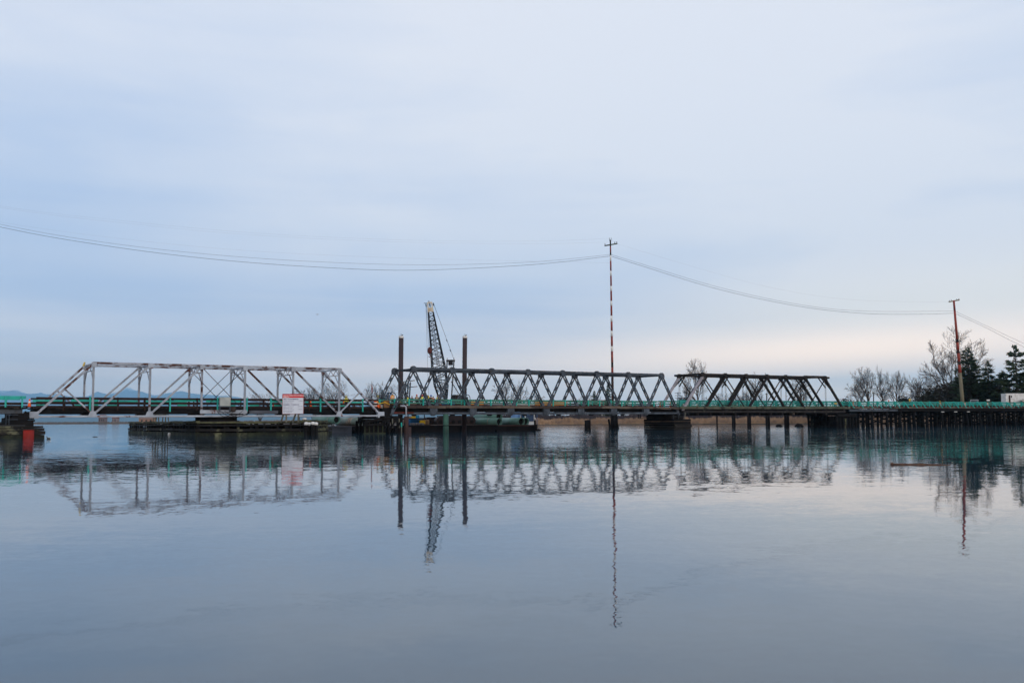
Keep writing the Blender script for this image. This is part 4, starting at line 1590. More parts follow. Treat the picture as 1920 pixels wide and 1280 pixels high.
def barges():
    # main work barge behind the grey truss
    w0 = 9.5
    barge('crane_barge', 'long low black barge under the grey truss carrying the crane', T(742, w0), T(934, w0), w0, w0 + 13, 1.0, M_HULL, 1.6)
    w1 = 10.4
    barge('pipe_barge', 'black barge with a brown side strip carrying green pipes, right of the crane barge', T(930, w1), T(1004.5, w1), w1, w1 + 9, .95, M_HULL, .3, M_RUST)
    w2 = 13
    barge('grey_pontoon', 'blue-grey pontoon with sloping dark end between the mossy pier and the dark pier', T(606, w2), T(660, w2), w2, w2 + 8, .98, M_GREYHULL, .1)
    barge('black_pontoon', 'black pontoon with raked end butted against the grey pontoon', T(661, w2), T(735, w2), w2, w2 + 8, .98, M_HULL, 1.2)
    # pipes
    pipe('mint green pipe at the far left lying on the grey pontoon', 590, 783.2, 632, 787.0, 15, .60, M_PIPE, (.42, .48, .72))
    pipe('dirty pale green pipe with a tan rusty end on the grey pontoon', 633, 787.0, 676.5, 789.6, 15.2, .66, M_PIPE_D, (.62, .68))
    pipe('upper mint green pipe of the stack behind the crane tracks', 893, 783.0, 936, 781.5, 14.2, .66, M_PIPE, (.46,))
    pipe('lower mint green pipe of the stack behind the crane tracks', 880, 791.8, 936.5, 790.6, 12.6, .64, M_PIPE, (.3, .7))
    pipe('long mint green pipe at the front of the pipe barge', 941, 790.2, 978, 790.2, 12.0, .64, M_PIPE, (.5,))
    pipe('mint green pipe behind the front pipe, reaching nearest the blue cabin', 942, 790.0, 986.5, 790.1, 14.2, .66, M_PIPE, (.5,))
    # bits of gear
    p = B(T(775, 14), 14, 1.03)
    r = thing('blue_skip', 'low bright blue skip on the crane barge beside the brown tube pile', 'skip', p)
    ta, tb_ = T(764, 12), T(786.5, 12)
    mb = MB()
    mb.add([B(ta, 11, 1.95), B(tb_, 11, 1.95), B(tb_ - .2, 11.1, 1.05), B(ta + .2, 11.1, 1.05), B(ta, 13, 1.95), B(tb_, 13, 1.95), B(tb_ - .2, 12.9, 1.05), B(ta + .2, 12.9, 1.05)],
           [(0, 3, 2, 1), (4, 5, 6, 7), (0, 4, 7, 3), (1, 2, 6, 5), (3, 7, 6, 2)])
    mb.build('skip_body', M_BLUE, r)
    MB().beam(B(ta, 10.95, 1.93), B(tb_, 10.95, 1.93), .1, .12).build('skip_rim', M_BLUE, r)
    p = B(T(768.5, 14.5), 14.5, 1.03)
    r = thing('beige_crate', 'beige slatted crate behind the blue skip on the crane barge', 'crate', p)
    mb = MB()
    for k in range(4):
        mb.box(p + Z * (.2 + .34 * k), (1.1, 1.0, .3), rotz())
    mb.build('crate_slats', mat('beige_timber', V4(.38, .28, .20), V4(.26, .19, .14), 1.5), r)
    mb = MB()
    for s in (-.5, .5):
        mb.box(p + DV * s * 1.05 - NV * .54 + Z * .72, (.12, .06, 1.4), rotz())
    mb.build('corner_post', M_POLEW, r)
    p = B(T(773.5, 14.2), 14.2, 1.03)
    r = thing('yellow_generator', 'small yellow engine unit between the beige crate and a blue drum', 'generator', p)
    MB().box(p + Z * .95, (.7, .8, .9), rotz()).build('housing', M_YEL, r)
    MB().box(p + Z * .25, (.9, .9, .5), rotz()).build('skid_frame', M_DARK, r)
    MB().tube([p + Z * 1.4, p + Z * 1.75], .07, 8).build('exhaust', M_DARK, r)
    p = B(T(782.5, 14), 14, 1.03)
    r = thing('blue_drum', 'upright light blue drum on the crane barge above the blue skip', 'drum', p)
    MB().lathe(p, [(.30, 0), (.32, .02), (.32, .6), (.34, .62), (.32, .64), (.32, 1.5), (.30, 1.54)], 14).build('drum_shell', mat('drum_blue', V4(.02, .22, .38), V4(.02, .15, .28), 2), r, True)
    MB().lathe(p + Z * 1.54, [(.30, 0), (.30, .03), (.08, .04)], 14).build('drum_lid', M_BLUE, r)
    p = B(T(790.5, 11), 11, 1.03)
    r = thing('yellow_tool_chest', 'flat yellow chest beside the blue skip on the crane barge', 'chest', p)
    MB().box(p + Z * .45, (.85, .8, .5), rotz()).build('chest_body', M_YEL, r)
    MB().box(p + Z * .74, (.9, .84, .07), rotz()).build('chest_lid', M_YEL, r)
    for s in (-.3, .3):
        MB().box(p + DV * s + Z * .1, (.12, .7, .2), rotz()).build('foot', M_DARK, r)
    p = B(T(799, 11.2), 11.2, 1.03)
    r = thing('tan_sack_pallet', 'tan sacks stacked on a pallet left of the crane tracks', 'pallet', p)
    MB().box(p + Z * .08, (1.1, .9, .14), rotz()).build('pallet_base', M_POLEW, r)
    for i in range(3):
        for s in (-.27, .27):
            MB().lathe(p + DV * s + Z * (.16 + .22 * i), [(.15, 0), (.26, .05), (.27, .14), (.16, .2)], 10, 1, 1.3).build('sack', mat('tan_sack', V4(.38, .25, .14), V4(.28, .18, .1), 3), r, True)
    # heap of rope and tyres on the deck edge
    rnd = random.Random(8)
    p = B(T(781, 10), 10, 1.03)
    r = thing('rope_heap', 'heap of grey coiled rope on the deck edge in front of the blue skip', 'rope', p)
    for k in range(5):
        c = p + DV * (rnd.uniform(-.9, .9)) + NV * rnd.uniform(-.2, .3)
        pts = []
        for q in range(25):
            a = q * .75
            pts.append(c + Vector((math.cos(a) * (.34 + .02 * q / 25), math.sin(a) * .34, .05 + .012 * q)))
        MB().tube(pts, .045, 5).build('rope_coil', mat('grey_rope', V4(.26, .25, .25), V4(.14, .13, .14), 3), r)
    # cabin boat at the end of the pipe barge
    Y = B(T(994, 20), 20, 0).y
    ta, tb_ = T(986, 20.5), T(1000, 20.5)
    r = thing('cabin_boat', 'small workboat with a blue and white cabin behind the right end of the pipe barge', 'boat', B((ta + tb_) / 2, 21, 0))
    mb = MB()
    pr = [(-2.4, -.9), (.7, -.9), (1.3, 0), (.7, .9), (-2.4, .9)]
    cc = B((ta + tb_) / 2, 21.2, 0)
    vs = [cc + DV * (x * .9) + NV * (y * .8) + Z * -.4 for x, y in pr] + [cc + DV * x + NV * y + Z * (.95 + (.2 if x > 1 else 0)) for x, y in pr]
    mb.add(vs, [tuple(range(5))[::-1], tuple(range(5, 10))] + [(i, (i + 1) % 5, (i + 1) % 5 + 5, i + 5) for i in range(5)])
    mb.build('hull', M_BLUE, r)
    cb = MB()
    for s in (-1, 1):
        for e in (-.7, .7):
            cb.box(cc + DV * (s * .95) + NV * e + Z * 1.85, (.14, .14, 1.9), rotz())
    cb.box(cc + Z * 1.2, (1.9, 1.4, .6), rotz())
    cb.box(cc + Z * 2.82, (2.3, 1.7, .14), rotz())
    cab = cb.build('cabin', M_OFFW, r)
    for s in (-1, 1):
        MB().box(cc + NV * (s * .68) + Z * 2.1, (1.7, .03, 1.15), rotz()).build('window', mat('boat_glass', V4(.05, .08, .14), rough=.1), cab)
    mb = MB()
    for s in (-1, 1):
        mb.tube([cc + DV * (s * 1.5) + NV * -.8 + Z * 1.0, cc + DV * (s * 1.5) + NV * -.8 + Z * 2.9], .05, 6)
    mb.tube([cc + DV * -1.5 + NV * -.8 + Z * 2.9, cc + DV * 1.5 + NV * -.8 + Z * 2.9], .06, 6)
    mb.build('mast_frame', M_BLUE, r)
    # container shed behind
    p = B(T(976, 24), 24, 0)
    r = thing('blue_container', 'pale blue container standing behind the green pipes', 'container', p)
    mb = MB()
    mb.box(p + Z * 1.95, (2.6, 2.4, 2.5), rotz())
    mb.build('container_body', M_LBLUE, r)
    mb = MB()
    for k in range(9):
        mb.box(p - NV * 1.22 + DV * (-1.1 + .275 * k) + Z * 1.95, (.10, .05, 2.3), rotz())
    mb.build('side_rib', M_LBLUE, r)
    MB().box(p + Z * .5, (5, 3.4, .9), rotz()).build('float_base', M_HULL, r)
    # white-headed pile at the end of the pipe barge
    p = B(T(1002.8, 9.9), 9.9, 0)
    r = thing('white_capped_pile', 'dark pile with a white domed cap at the right end of the pipe barge', 'pile', (p.x, p.y, 0))
    MB().tube([(p.x, p.y, -1.3), (p.x, p.y, 1.75)], .16, 10).build('pile_shaft', M_BLACK, r, True)
    MB().lathe((p.x, p.y, 1.74), [(.18, 0), (.20, .1), (.17, .3), (.06, .42)], 10).build('white_cap', M_OFFW, r, True)
    # boom log
    a, b = B(T(1004, 10.5), 10.2, .02), B(T(1019.5, 10.5), 11.5, .0)
    o = MB().tube([a, a.lerp(b, .3) + Z * .05, a.lerp(b, .7), b], [.22, .25, .22, .16], 9).build('floating_log', M_TIMBER, None, True)
    tag(o, 'dark floating log tied off the right end of the pipe barge', 'log')
    # spud piles
    for px, lb in ((750.3, 'tall brown spud pile left of the crane, with a white top'), (869.8, 'tall brown spud pile right of the crane, with a white top')):
        base = B(T(px, 9.0), 9.0, 0)
        Y = base.y
        tp = at(px + 1.9, 634, Y)
        r = thing('spud_pile', lb, 'pile', (base.x, base.y, 0), 'spud piles of the crane barge')
        ax = Vector((tp.x - base.x, 0, tp.z)).normalized()
        bt = Vector((base.x, base.y, -1.5))
        MB().tube([bt, Vector((tp.x, Y, tp.z))], .365, 18).build('pile_shaft', M_SPUD, r, True)
        MB().tube([Vector((tp.x, Y, tp.z)), Vector((tp.x, Y, tp.z)) + ax * .32], .375, 18).build('white_top', M_OFFW, r, True)
        q = Vector((tp.x, Y, tp.z + .3))
        MB().tube([q + Vector((-.22, 0, 0)), q + Vector((0, 0, .42)), q + Vector((.22, 0, 0))], .025, 6).build('lifting_loop', M_STEEL, r)
        MB().tube([q + Vector((-.05, -.1, .02)), q + Vector((.30, -.1, .22))], .06, 6).build('shackle', M_RUST, r)


barges()


def lattice(mb, a, b, sec, side, n, rc, rl):
    """Four-chord lattice between a and b; sec(f) gives (width, depth); side is the width direction."""
    a, b = Vector(a), Vector(b)
    d = (b - a).normalized()
    s = (side - d * side.dot(d)).normalized()
    u = s.cross(d)
    rings = []
    for i in range(n + 1):
        f = i / n
        w_, h_ = sec(f)
        c = a.lerp(b, f)
        rings.append([c + s * (w_ / 2 * x) + u * (h_ / 2 * y) for x, y in ((-1, -1), (1, -1), (1, 1), (-1, 1))])
    for k in range(4):
        mb.tube([r[k] for r in rings], rc, 6)
    for i in range(n):
        for k in range(4):
            k2 = (k + 1) % 4
            if i % 2:
                mb.tube([rings[i][k], rings[i + 1][k2]], rl, 4)
            else:
                mb.tube([rings[i][k2], rings[i + 1][k]], rl, 4)
            mb.tube([rings[i][k], rings[i][k2]], rl, 4)
    return rings


def crane():
    Yf = 164
    base = at(842, 790, Yf)
    base.z = 1.05
    r = thing('crawler_crane', 'black crawler crane with a tall lattice boom and cream boom head on the barge', 'crane', base)
    Rz = rotz()
    # tracks
    for s in (-1, 1):
        c = base + NV * (s * 2.0)
        prof = []
        for k in range(24):
            q = 2 * math.pi * k / 24
            x = math.cos(q) * .62 + (3.0 if math.cos(q) > 0 else -3.0)
            prof.append((x, .66 + math.sin(q) * .62))
        mb = MB()
        vs = [c + DV * x + NV * e + Z * z for e in (-.42, .42) for x, z in prof]
        mb.add(vs, [tuple(range(24))[::-1], tuple(range(24, 48))] + [(i, (i + 1) % 24, (i + 1) % 24 + 24, i + 24) for i in range(24)])
        tr = mb.build('track', M_CRANEB, r)
        for k in range(6):
            p = c + DV * (-2.9 + 1.16 * k) - NV * .45 + Z * .5
            MB().tube([p, p - NV * .08], .3, 12).build('roller', M_DARK, tr)
    MB().box(base + Z * 1.15, (2.8, 3.2, .7), Rz).build('undercarriage', M_CRANEB, r)
    # body
    ub = base + DV * .9 + Z * 2.6
    mb = MB()
    mb.box(ub, (5.0, 3.0, 1.9), Rz)
    mb.box(ub + DV * 1.9 + Z * .2, (1.9, 3.2, 1.9), Rz)
    body = mb.build('machinery_house', M_CRANEB, r)
    MB().box(ub + DV * 2.95 - Z * .2, (.7, 3.0, 1.5), Rz).build('counterweight', M_RUST, body)
    MB().tube([ub + DV * 1.5 + Z * 1.0, ub + DV * 1.5 + Z * 1.7], .14, 8).build('exhaust_stack', M_RUST, body)
    cb = base - DV * 1.7 - NV * 1.3 + Z * 2.7
    mb = MB()
    mb.box(cb, (1.4, 1.1, 1.9), Rz)
    cab = mb.build('cab', M_CRANEB, r)
    MB().box(cb - NV * .56 + Z * .35, (1.1, .03, .8), Rz).build('window', mat('cab_glass', V4(.06, .08, .10), rough=.1), cab)
    # dark winch gear and guard hoop showing above the deck line
    for px, py, sz in ((856, 744, 1.1), (864, 746, 1.5), (870, 748, .9)):
        p = at(px, py, Yf + .5)
        MB().box(p - Z * .6, (sz, 1.2, 1.9), Rz).build('winch_gear', M_CRANEB, body)
    hp = at(876, 748, Yf)
    pts = [hp + DV * (math.cos(q) * .55) + Z * (math.sin(q) * .6 + .1) for q in [math.pi * k / 8 for k in range(9)]]
    MB().tube([pts[0] - Z * 1.5] + pts + [pts[-1] - Z * 1.5], .06, 6).build('guard_hoop', M_RUST, body)
    # boom
    foot = at(832, 757, Yf - 1.0)
    tip = at(807.5, 584, Yf - 4.5)

    def sec(f):
        k = min(1, .42 + f / .20 * .58) if f < .20 else (1 if f < .40 else max(.36, 1 - (f - .40) / .60 * .64))
        return 2.05 * k, 1.5 * k
    mb = MB()
    lattice(mb, foot, tip, sec, Vector((1, .25, 0)), 20, .095, .042)
    boom = mb.build('lattice_boom', M_CRANE, r)
    mb = MB()
    d = (tip - foot).normalized()
    s = Vector((1, 0, 0))
    s = (s - d * s.dot(d)).normalized()
    # ladder up the middle of the boom
    for k in range(46):
        f = .08 + .84 * k / 46
        c = foot.lerp(tip, f) - Vector((0, .2, 0))
        mb.beam(c - s * .2, c + s * .2, .05, .05)
    for e in (-.2, .2):
        mb.tube([foot.lerp(tip, .08) + s * e - Vector((0, .2, 0)), foot.lerp(tip, .92) + s * e - Vector((0, .2, 0))], .03, 4)
    mb.build('boom_ladder', M_CRANE, boom)
    # head
    top = at(805.5, 566, Yf - 4.8)
    mb = MB()
    h = (top - tip)
    for e in (-.40, .40):
        mb.beam(tip - h * .05 + s * e * 1.0, tip + h * .95 + s * e * .8, .7, .16, s)
    mb.beam(tip, tip + h * .42, .62, .62, s)
    mb.beam(tip + h * .88, tip + h * 1.0, .5, .7, s)
    hd = mb.build('boom_head', M_CREAM, r)
    for e, rr in ((-.62, .24), (0, .36), (.60, .24)):
        p = tip + h * .70 + s * e
        MB().tube([p - s * .07, p + s * .07], rr, 14).build('sheave', M_CRANE, hd)
    MB().tube([tip + h * .98 - s * .1, tip + h * 1.16 - s * .1], .06, 6).build('tip_lamp', M_CRANE, hd)
    mb = MB()
    mb.tube([tip + h * .9 - s * .45, tip + h * .95 - s * .95], .05, 5)
    mb.build('wind_gauge', M_CRANE, hd)
    # hook block on its line
    hb = at(805.5, 657, Yf - 5)
    q = MB()
    q.lathe(hb + Z * -.55, [(.10, 0), (.26, .12), (.34, .4), (.34, .75), (.22, 1.0), (.1, 1.1)], 10, 1, .5)
    hk = q.build('hook_block', M_HOOKRED, r, True)
    MB().tube([hb + Vector((0, 0, -.5)), hb + Vector((.04, 0, -.75)), hb + Vector((.18, 0, -.92)), hb + Vector((.0, 0, -1.05)), hb + Vector((-.16, 0, -.92))], .06, 6).build('hook', M_HOOKRED, hk)
    for dx in (-.12, .12):
        MB().tube([hb + Vector((dx, 0, .5)), tip + h * .7 - s * .62 + Vector((dx * .3, 0, 0))], .022, 5).build('hoist_rope', M_WIRE, r)
    bt = at(803.5, 742, Yf - 5)
    MB().tube([tip + h * .66 - s * .66, bt], .018, 5).build('whip_line', M_WIRE, r)
    MB().lathe(bt - Z * .5, [(.05, 0), (.16, .12), (.14, .4), (.05, .55)], 8).build('ball_hook', M_YEL, r)
    # gantry
    ga, gb = at(838.5, 676, Yf + 1.5), at(851.3, 676, Yf + 1.5)
    g0, g1 = at(834.5, 756, Yf), at(843.5, 756, Yf)
    mb = MB()
    mb.tube([g0, ga], .11, 8)
    mb.tube([g1 + Vector((.2, 0, 0)), gb], .11, 8)
    mb.tube([g1, at(862, 748, Yf + 3)], .05, 6)
    mb.tube([at(846, 715, Yf + 1), at(866, 747, Yf + 4)], .075, 6)
    mb.beam(ga - Vector((.15, 0, 0)), gb + Vector((.15, 0, 0)), .3, .3)
    gan = mb.build('gantry', M_CRANE, r)
    gm = (ga + gb) / 2
    MB().box(gm - Z * .45, (.75, .35, .6)).build('equaliser_block', M_CRANE, gan)
    for x in (ga, gb):
        MB().tube([x + Z * .1, x + Z * .45], .05, 6).build('gantry_pin', M_CRANE, gan)
    hook_pt = tip + h * .72 + s * .62
    mb = MB()
    mb.tube([hook_pt, gb + Z * .2], .030, 5)
    for f in (.62, .80):
        p = hook_pt.lerp(gb, f)
        mb.tube([p, p + (gb - hook_pt).normalized() * .35], .085, 6)
    mb.tube([foot.lerp(tip, .40) + s * 1.0, ga + Z * .2], .018, 5)
    mb.build('pendant_rope', M_WIRE, r)
    mb = MB()
    for k in range(4):
        mb.tube([gm + Vector((-.2 + .13 * k, 0, -.7)), at(851 + 3 * k, 748, Yf + 1)], .014, 4)
    mb.build('luffing_rope', M_WIRE, r)
    # swung-back fly section leaning by the spud pile
    fa, fb = at(782, 748, 157), at(766, 716, 157)
    q = thing('lattice_frame', 'pair of inclined dark lattice arms behind the group of workers', 'lattice frame', (fa.x, fa.y, 1.05))
    for off in (0, 4.2 * 157 / F * 2.0):
        mb = MB()
        lattice(mb, fa + Vector((off - 2.2, 0, -1.6)), fb + Vector((off - .6, 0, 0)), lambda f: (.42, .42), Vector((1, 0, .3)), 12, .06, .03)
        mb.build('lattice_arm', M_CRANE, q)
    mb = MB()
    mb.beam(fb + Vector((-.8, 0, .05)), fb + Vector((1.0, 0, .25)), .12, .12)
    mb.beam(fb + Vector((-.6, 0, -.9)), fb + Vector((1.4, 0, -.7)), .10, .10)
    mb.build('crossbar', M_CRANE, q)
    MB().box((fa.x - .2, fa.y, 1.6), (3.4, 1.4, 1.1)).build('base_frame', M_CRANEB, q)
    mb = MB()
    for dx in (-1.5, 1.2):
        mb.beam((fa.x + dx, fa.y, 2.1), fa + Vector((dx * .8, 0, -1.2)), .14, .14)
    mb.build('prop', M_CRANE, q)


crane()


# ------------------------------------------------------------------ people
def skin_mesh(name, chains, root, subs=1):
    """chains: list of lists of (x, y, z, r); equal points are merged; Skin + Subdivision baked to a mesh."""
    vs, rs, es, idx = [], [], [], {}
    for ch in chains:
        prev = None
        for p in ch:
            k = (round(p[0], 4), round(p[1], 4), round(p[2], 4))
            if k not in idx:
                idx[k] = len(vs)
                vs.append(k)
                rs.append(p[3])
            i = idx[k]
            if prev is not None and prev != i:
                es.append((prev, i))
            prev = i
    me = bpy.data.meshes.new(name)
    me.from_pydata(vs, es, [])
    o = bpy.data.objects.new(name, me)
    C.objects.link(o)
    o.modifiers.new('skin', 'SKIN')
    if not me.skin_vertices:
        bpy.context.view_layer.objects.active = o
        bpy.ops.mesh.customdata_skin_add()
    for i, r_ in enumerate(rs):
        sv = me.skin_vertices[0].data[i]
        sv.radius = (r_, r_)
        sv.use_root = (i == root)
    s = o.modifiers.new('sub', 'SUBSURF')
    s.levels = s.render_levels = subs
    bpy.context.view_layer.update()
    out = bpy.data.meshes.new_from_object(o.evaluated_get(bpy.context.evaluated_depsgraph_get()))
    out.name = name
    bpy.data.objects.remove(o)
    bpy.data.meshes.remove(me)
    return out


def person_meshes(key, arm_l, arm_r, lean=0.0):
    """arm: (elbow, wrist) positions for each side; figure faces -Y, 1.75 m tall."""
    L = lambda p, z0=.95: (p[0], p[1] - lean * max(0, p[2] - z0), p[2], p[3])
    pel = (0, 0, .95, .135)
    torso = [pel, (0, -.01, 1.10, .125), (0, -.01, 1.28, .145), (0, .0, 1.40, .12), (0, .0, 1.49, .06), (0, -.01, 1.56, .075), (0, -.02, 1.64, .095), (0, -.01, 1.71, .07)]
    nose = [(0, -.02, 1.64, .095), (0, -.115, 1.62, .016)]
    body = [[L(p) for p in torso], [L(p) for p in nose]]
    sleeves, hands = [], []
    for sx, (el, wr) in ((-1, arm_l), (1, arm_r)):
        sh = (sx * .19, 0, 1.40, .062)
        d = Vector(wr) - Vector(el)
        d.normalize()
        h = Vector(wr) + d * .07
        arm = [(0, .0, 1.40, .12), sh, (el[0], el[1], el[2], .045), (wr[0], wr[1], wr[2], .030), (h.x, h.y, h.z, .036)]
        body.append([L(p) for p in arm])
        sleeves.append([L((p[0], p[1], p[2], p[3] + .020)) for p in arm[:4]])
        for k in range(4):
            o = Vector(((k - 1.5) * .019, 0, 0))
            ln = (.060, .070, .066, .052)[k]
            a, b, c_ = h + o * .9 + d * .02, h + o * 1.2 + d * (.03 + ln * .6), h + o * 1.2 + d * (.03 + ln) + Vector((0, -.015, 0))
            body.append([L((h.x, h.y, h.z, .036)), L((a.x, a.y, a.z, .012)), L((b.x, b.y, b.z, .009)), L((c_.x, c_.y, c_.z, .008))])
        a, b = h + Vector((-sx * .035, -.012, 0)), h + Vector((-sx * .055, -.03, 0)) + d * .03
        body.append([L((h.x, h.y, h.z, .036)), (L((a.x, a.y, a.z, .013))), L((b.x, b.y, b.z, .010))])
    legs = []
    for sx in (-1, 1):
        leg = [pel, (sx * .10, 0, .88, .095), (sx * .115, -.015, .50, .062), (sx * .12, .01, .10, .042), (sx * .125, -.14, .04, .035)]
        body.append(leg)
        legs.append([(p[0], p[1], p[2], p[3] + .018) for p in leg[:4]])
    jk = [[L((p[0], p[1], p[2], p[3] + .028)) for p in torso[:4]]] + sleeves
    jk = [[(p[0], p[1], p[2], p[3]) for p in ch] for ch in jk]
    # sleeves start at the same chest vertex
    fix = []
    for ch in jk:
        fix.append([(p[0], p[1], p[2], p[3]) for p in ch])
    return skin_mesh('person_' + key, body, 0), skin_mesh('jacket_' + key, fix, 0), skin_mesh('trousers_' + key, legs, 0)


POSES = {
    'relaxed': person_meshes('relaxed', ((-.26, .03, 1.13), (-.27, -.06, .88)), ((.26, .03, 1.13), (.27, -.06, .88))),
    'working': person_meshes('working', ((-.27, -.08, 1.15), (-.16, -.32, 1.10)), ((.27, -.08, 1.15), (.15, -.34, 1.08)), .12),
    'pointing': person_meshes('pointing', ((-.27, .02, 1.14), (-.24, -.16, .93)), ((.30, -.22, 1.32), (.26, -.46, 1.42)), .05),
}


def cloth(name, c):
    return mat(name, V4(*c), V4(c[0] * .7, c[1] * .7, c[2] * .7), 5, .4, .6, .85)


ORG, YLW, TAN, KHK, BLU, DRK = (.95, .26, .015), (.85, .85, .03), (.50, .30, .13), (.30, .26, .10), (.02, .12, .40), (.02, .02, .03)


def person(label, px, w, z, pose, face, jacket, vest, hat, h=1.78):
    t = T(px, w, 755)
    loc = B(t, w, z)
    r = thing('person', label, 'person', (0, 0, 0), 'workers on the bridge')
    bm, jm, tm = POSES[pose]

    def put(name, me, m, parent=None):
        me2 = me.copy()
        me2.materials.clear()
        me2.materials.append(m)
        me2.polygons.foreach_set('use_smooth', [True] * len(me2.polygons))
        o = bpy.data.objects.new(name, me2)
        C.objects.link(o)
        o.parent = parent or r
        WL[o.name] = Vector((0, 0, 0))
        return o
    put('body', bm, M_SKIN)
    j = put('jacket', jm, cloth('jacket_%d_%d_%d' % tuple(int(c * 100) for c in jacket), jacket))
    put('trousers', tm, cloth('dark_trousers', DRK))
    lean = {'relaxed': 0, 'working': .12, 'pointing': .05}[pose]
    if vest:
        mb = MB()
        prof = [(.185, 1.00), (.20, 1.12), (.225, 1.28), (.205, 1.40), (.12, 1.465)]
        vs, fs = [], []
        n = 16
        for rr, zz in prof:
            for k in range(n):
                a = 2 * math.pi * k / n
                vs.append((rr * math.cos(a), rr * .82 * math.sin(a) - lean * (zz - .95), zz))
        for i in range(len(prof) - 1):
            for k in range(n):
                fs.append((i * n + k, i * n + (k + 1) % n, (i + 1) * n + (k + 1) % n, (i + 1) * n + k))
        mb.add(vs, fs)
        v = mb.build('safety_vest', cloth('vest_%d_%d_%d' % tuple(int(c * 100) for c in vest), vest), r, True)
        mb = MB()
        for zz, rr in ((1.10, .203), (1.24, .225)):
            vs, fs = [], []
            for dz in (0, .05):
                for k in range(n):
                    a = 2 * math.pi * k / n
                    vs.append((rr * math.cos(a), rr * .82 * math.sin(a) - lean * (zz - .95), zz + dz))
            for k in range(n):
                fs.append((k, (k + 1) % n, (k + 1) % n + n, k + n))
            mb.add(vs, fs)
        mb.build('reflective_stripe', M_REFL, v)
    hy = -.015 - lean * .75
    mb = MB()
    mb.lathe((0, hy, 1.655), [(.150, 0), (.150, .015), (.125, .02), (.120, .07), (.095, .115), (.05, .14), (.0, .145)], 14, 1, 1.15)
    mb.build('hard_hat', cloth('hat_%d_%d_%d' % tuple(int(c * 100) for c in hat), hat), r, True)
    MB().lathe((0, hy + .03, 1.56), [(.07, 0), (.098, .04), (.10, .09)], 12).build('hair', M_HAIR, r, True)
    for sx in (-.11, .11):
        MB().box((sx + math.copysign(.012, sx), -.05, .05), (.10, .27, .10)).build('boot', M_BOOT, r)
    for sx in (-.035, .035):
        MB().lathe((sx, hy - .085, 1.635), [(.004, -.012), (.012, 0), (.004, .012)], 6).build('eye', M_DARK, r)
    r.location = loc
    r.rotation_euler = (0, 0, face)
    r.scale = (h / 1.78,) * 3
    return r


PI = math.pi
person('person in a bright yellow jacket and yellow hat, alone on the white truss span', 649, 2.4, 3.46, 'relaxed', PI + .5, YLW, None, (.75, .65, .05), 1.72)
person('person in an orange jacket and white hard hat, alone beneath the blue hoop', 736, 2.6, 3.82, 'relaxed', PI + .6, ORG, (.85, .42, .06), (.78, .78, .76), 1.86)
person('person in a yellow vest with a dark hood, leftmost worker under the grey truss', 764.5, 2.4, 3.60, 'working', PI + 1.2, DRK, YLW, (.05, .05, .06), 1.74)
person('person in a dark jacket and white hard hat, bending beside the leftmost yellow vest', 772, 1.7, 3.60, 'working', PI - .3, DRK, None, (.78, .78, .80), 1.72)
person('person in a tan vest and red hard hat, tallest among the workers', 781.5, 2.2, 3.60, 'relaxed', PI + .2, DRK, TAN, (.72, .10, .06), 1.90)
person('person in a yellow vest and red hard hat, right of the tan vest', 792, 2.4, 3.60, 'relaxed', PI - .4, DRK, YLW, (.72, .10, .06), 1.87)
person('person in a yellow vest and khaki hat, half hidden behind the dark truss diagonal', 801.5, 2.6, 3.60, 'relaxed', PI + .8, DRK, YLW, KHK, 1.84)
person('person in a dark jacket and blue hard hat, behind the orange jackets', 808, 3.2, 3.62, 'relaxed', PI - .2, DRK, None, (.02, .12, .50), 1.86)
person('person in a dull orange jacket and white hard hat, crouched forward at the railing', 812.5, 1.9, 3.58, 'working', PI + .3, (.55, .17, .05), None, (.72, .72, .74), 1.74)
person('person in a yellow vest with a brown hat, rightmost worker, reaching forward', 820, 2.3, 3.60, 'pointing', PI - 1.1, (.55, .30, .06), YLW, (.28, .16, .10), 1.83)


# ------------------------------------------------------------------ small things on the deck
def cone_proto():
    r = thing('traffic_cone', 'x', 'traffic cone')
    MB().box((0, 0, .025), (.42, .42, .05)).build('cone_base', M_DARK, r)
    body = MB().lathe((0, 0, .05), [(.17, 0), (.15, .1), (.045, .72), (.03, .74)], 14).build('cone_body', M_ORANGE, r, True)
    MB().lathe((0, 0, .05), [(.112, .36), (.082, .53)], 14).build('reflective_band', M_REFL, body, True)
    return r


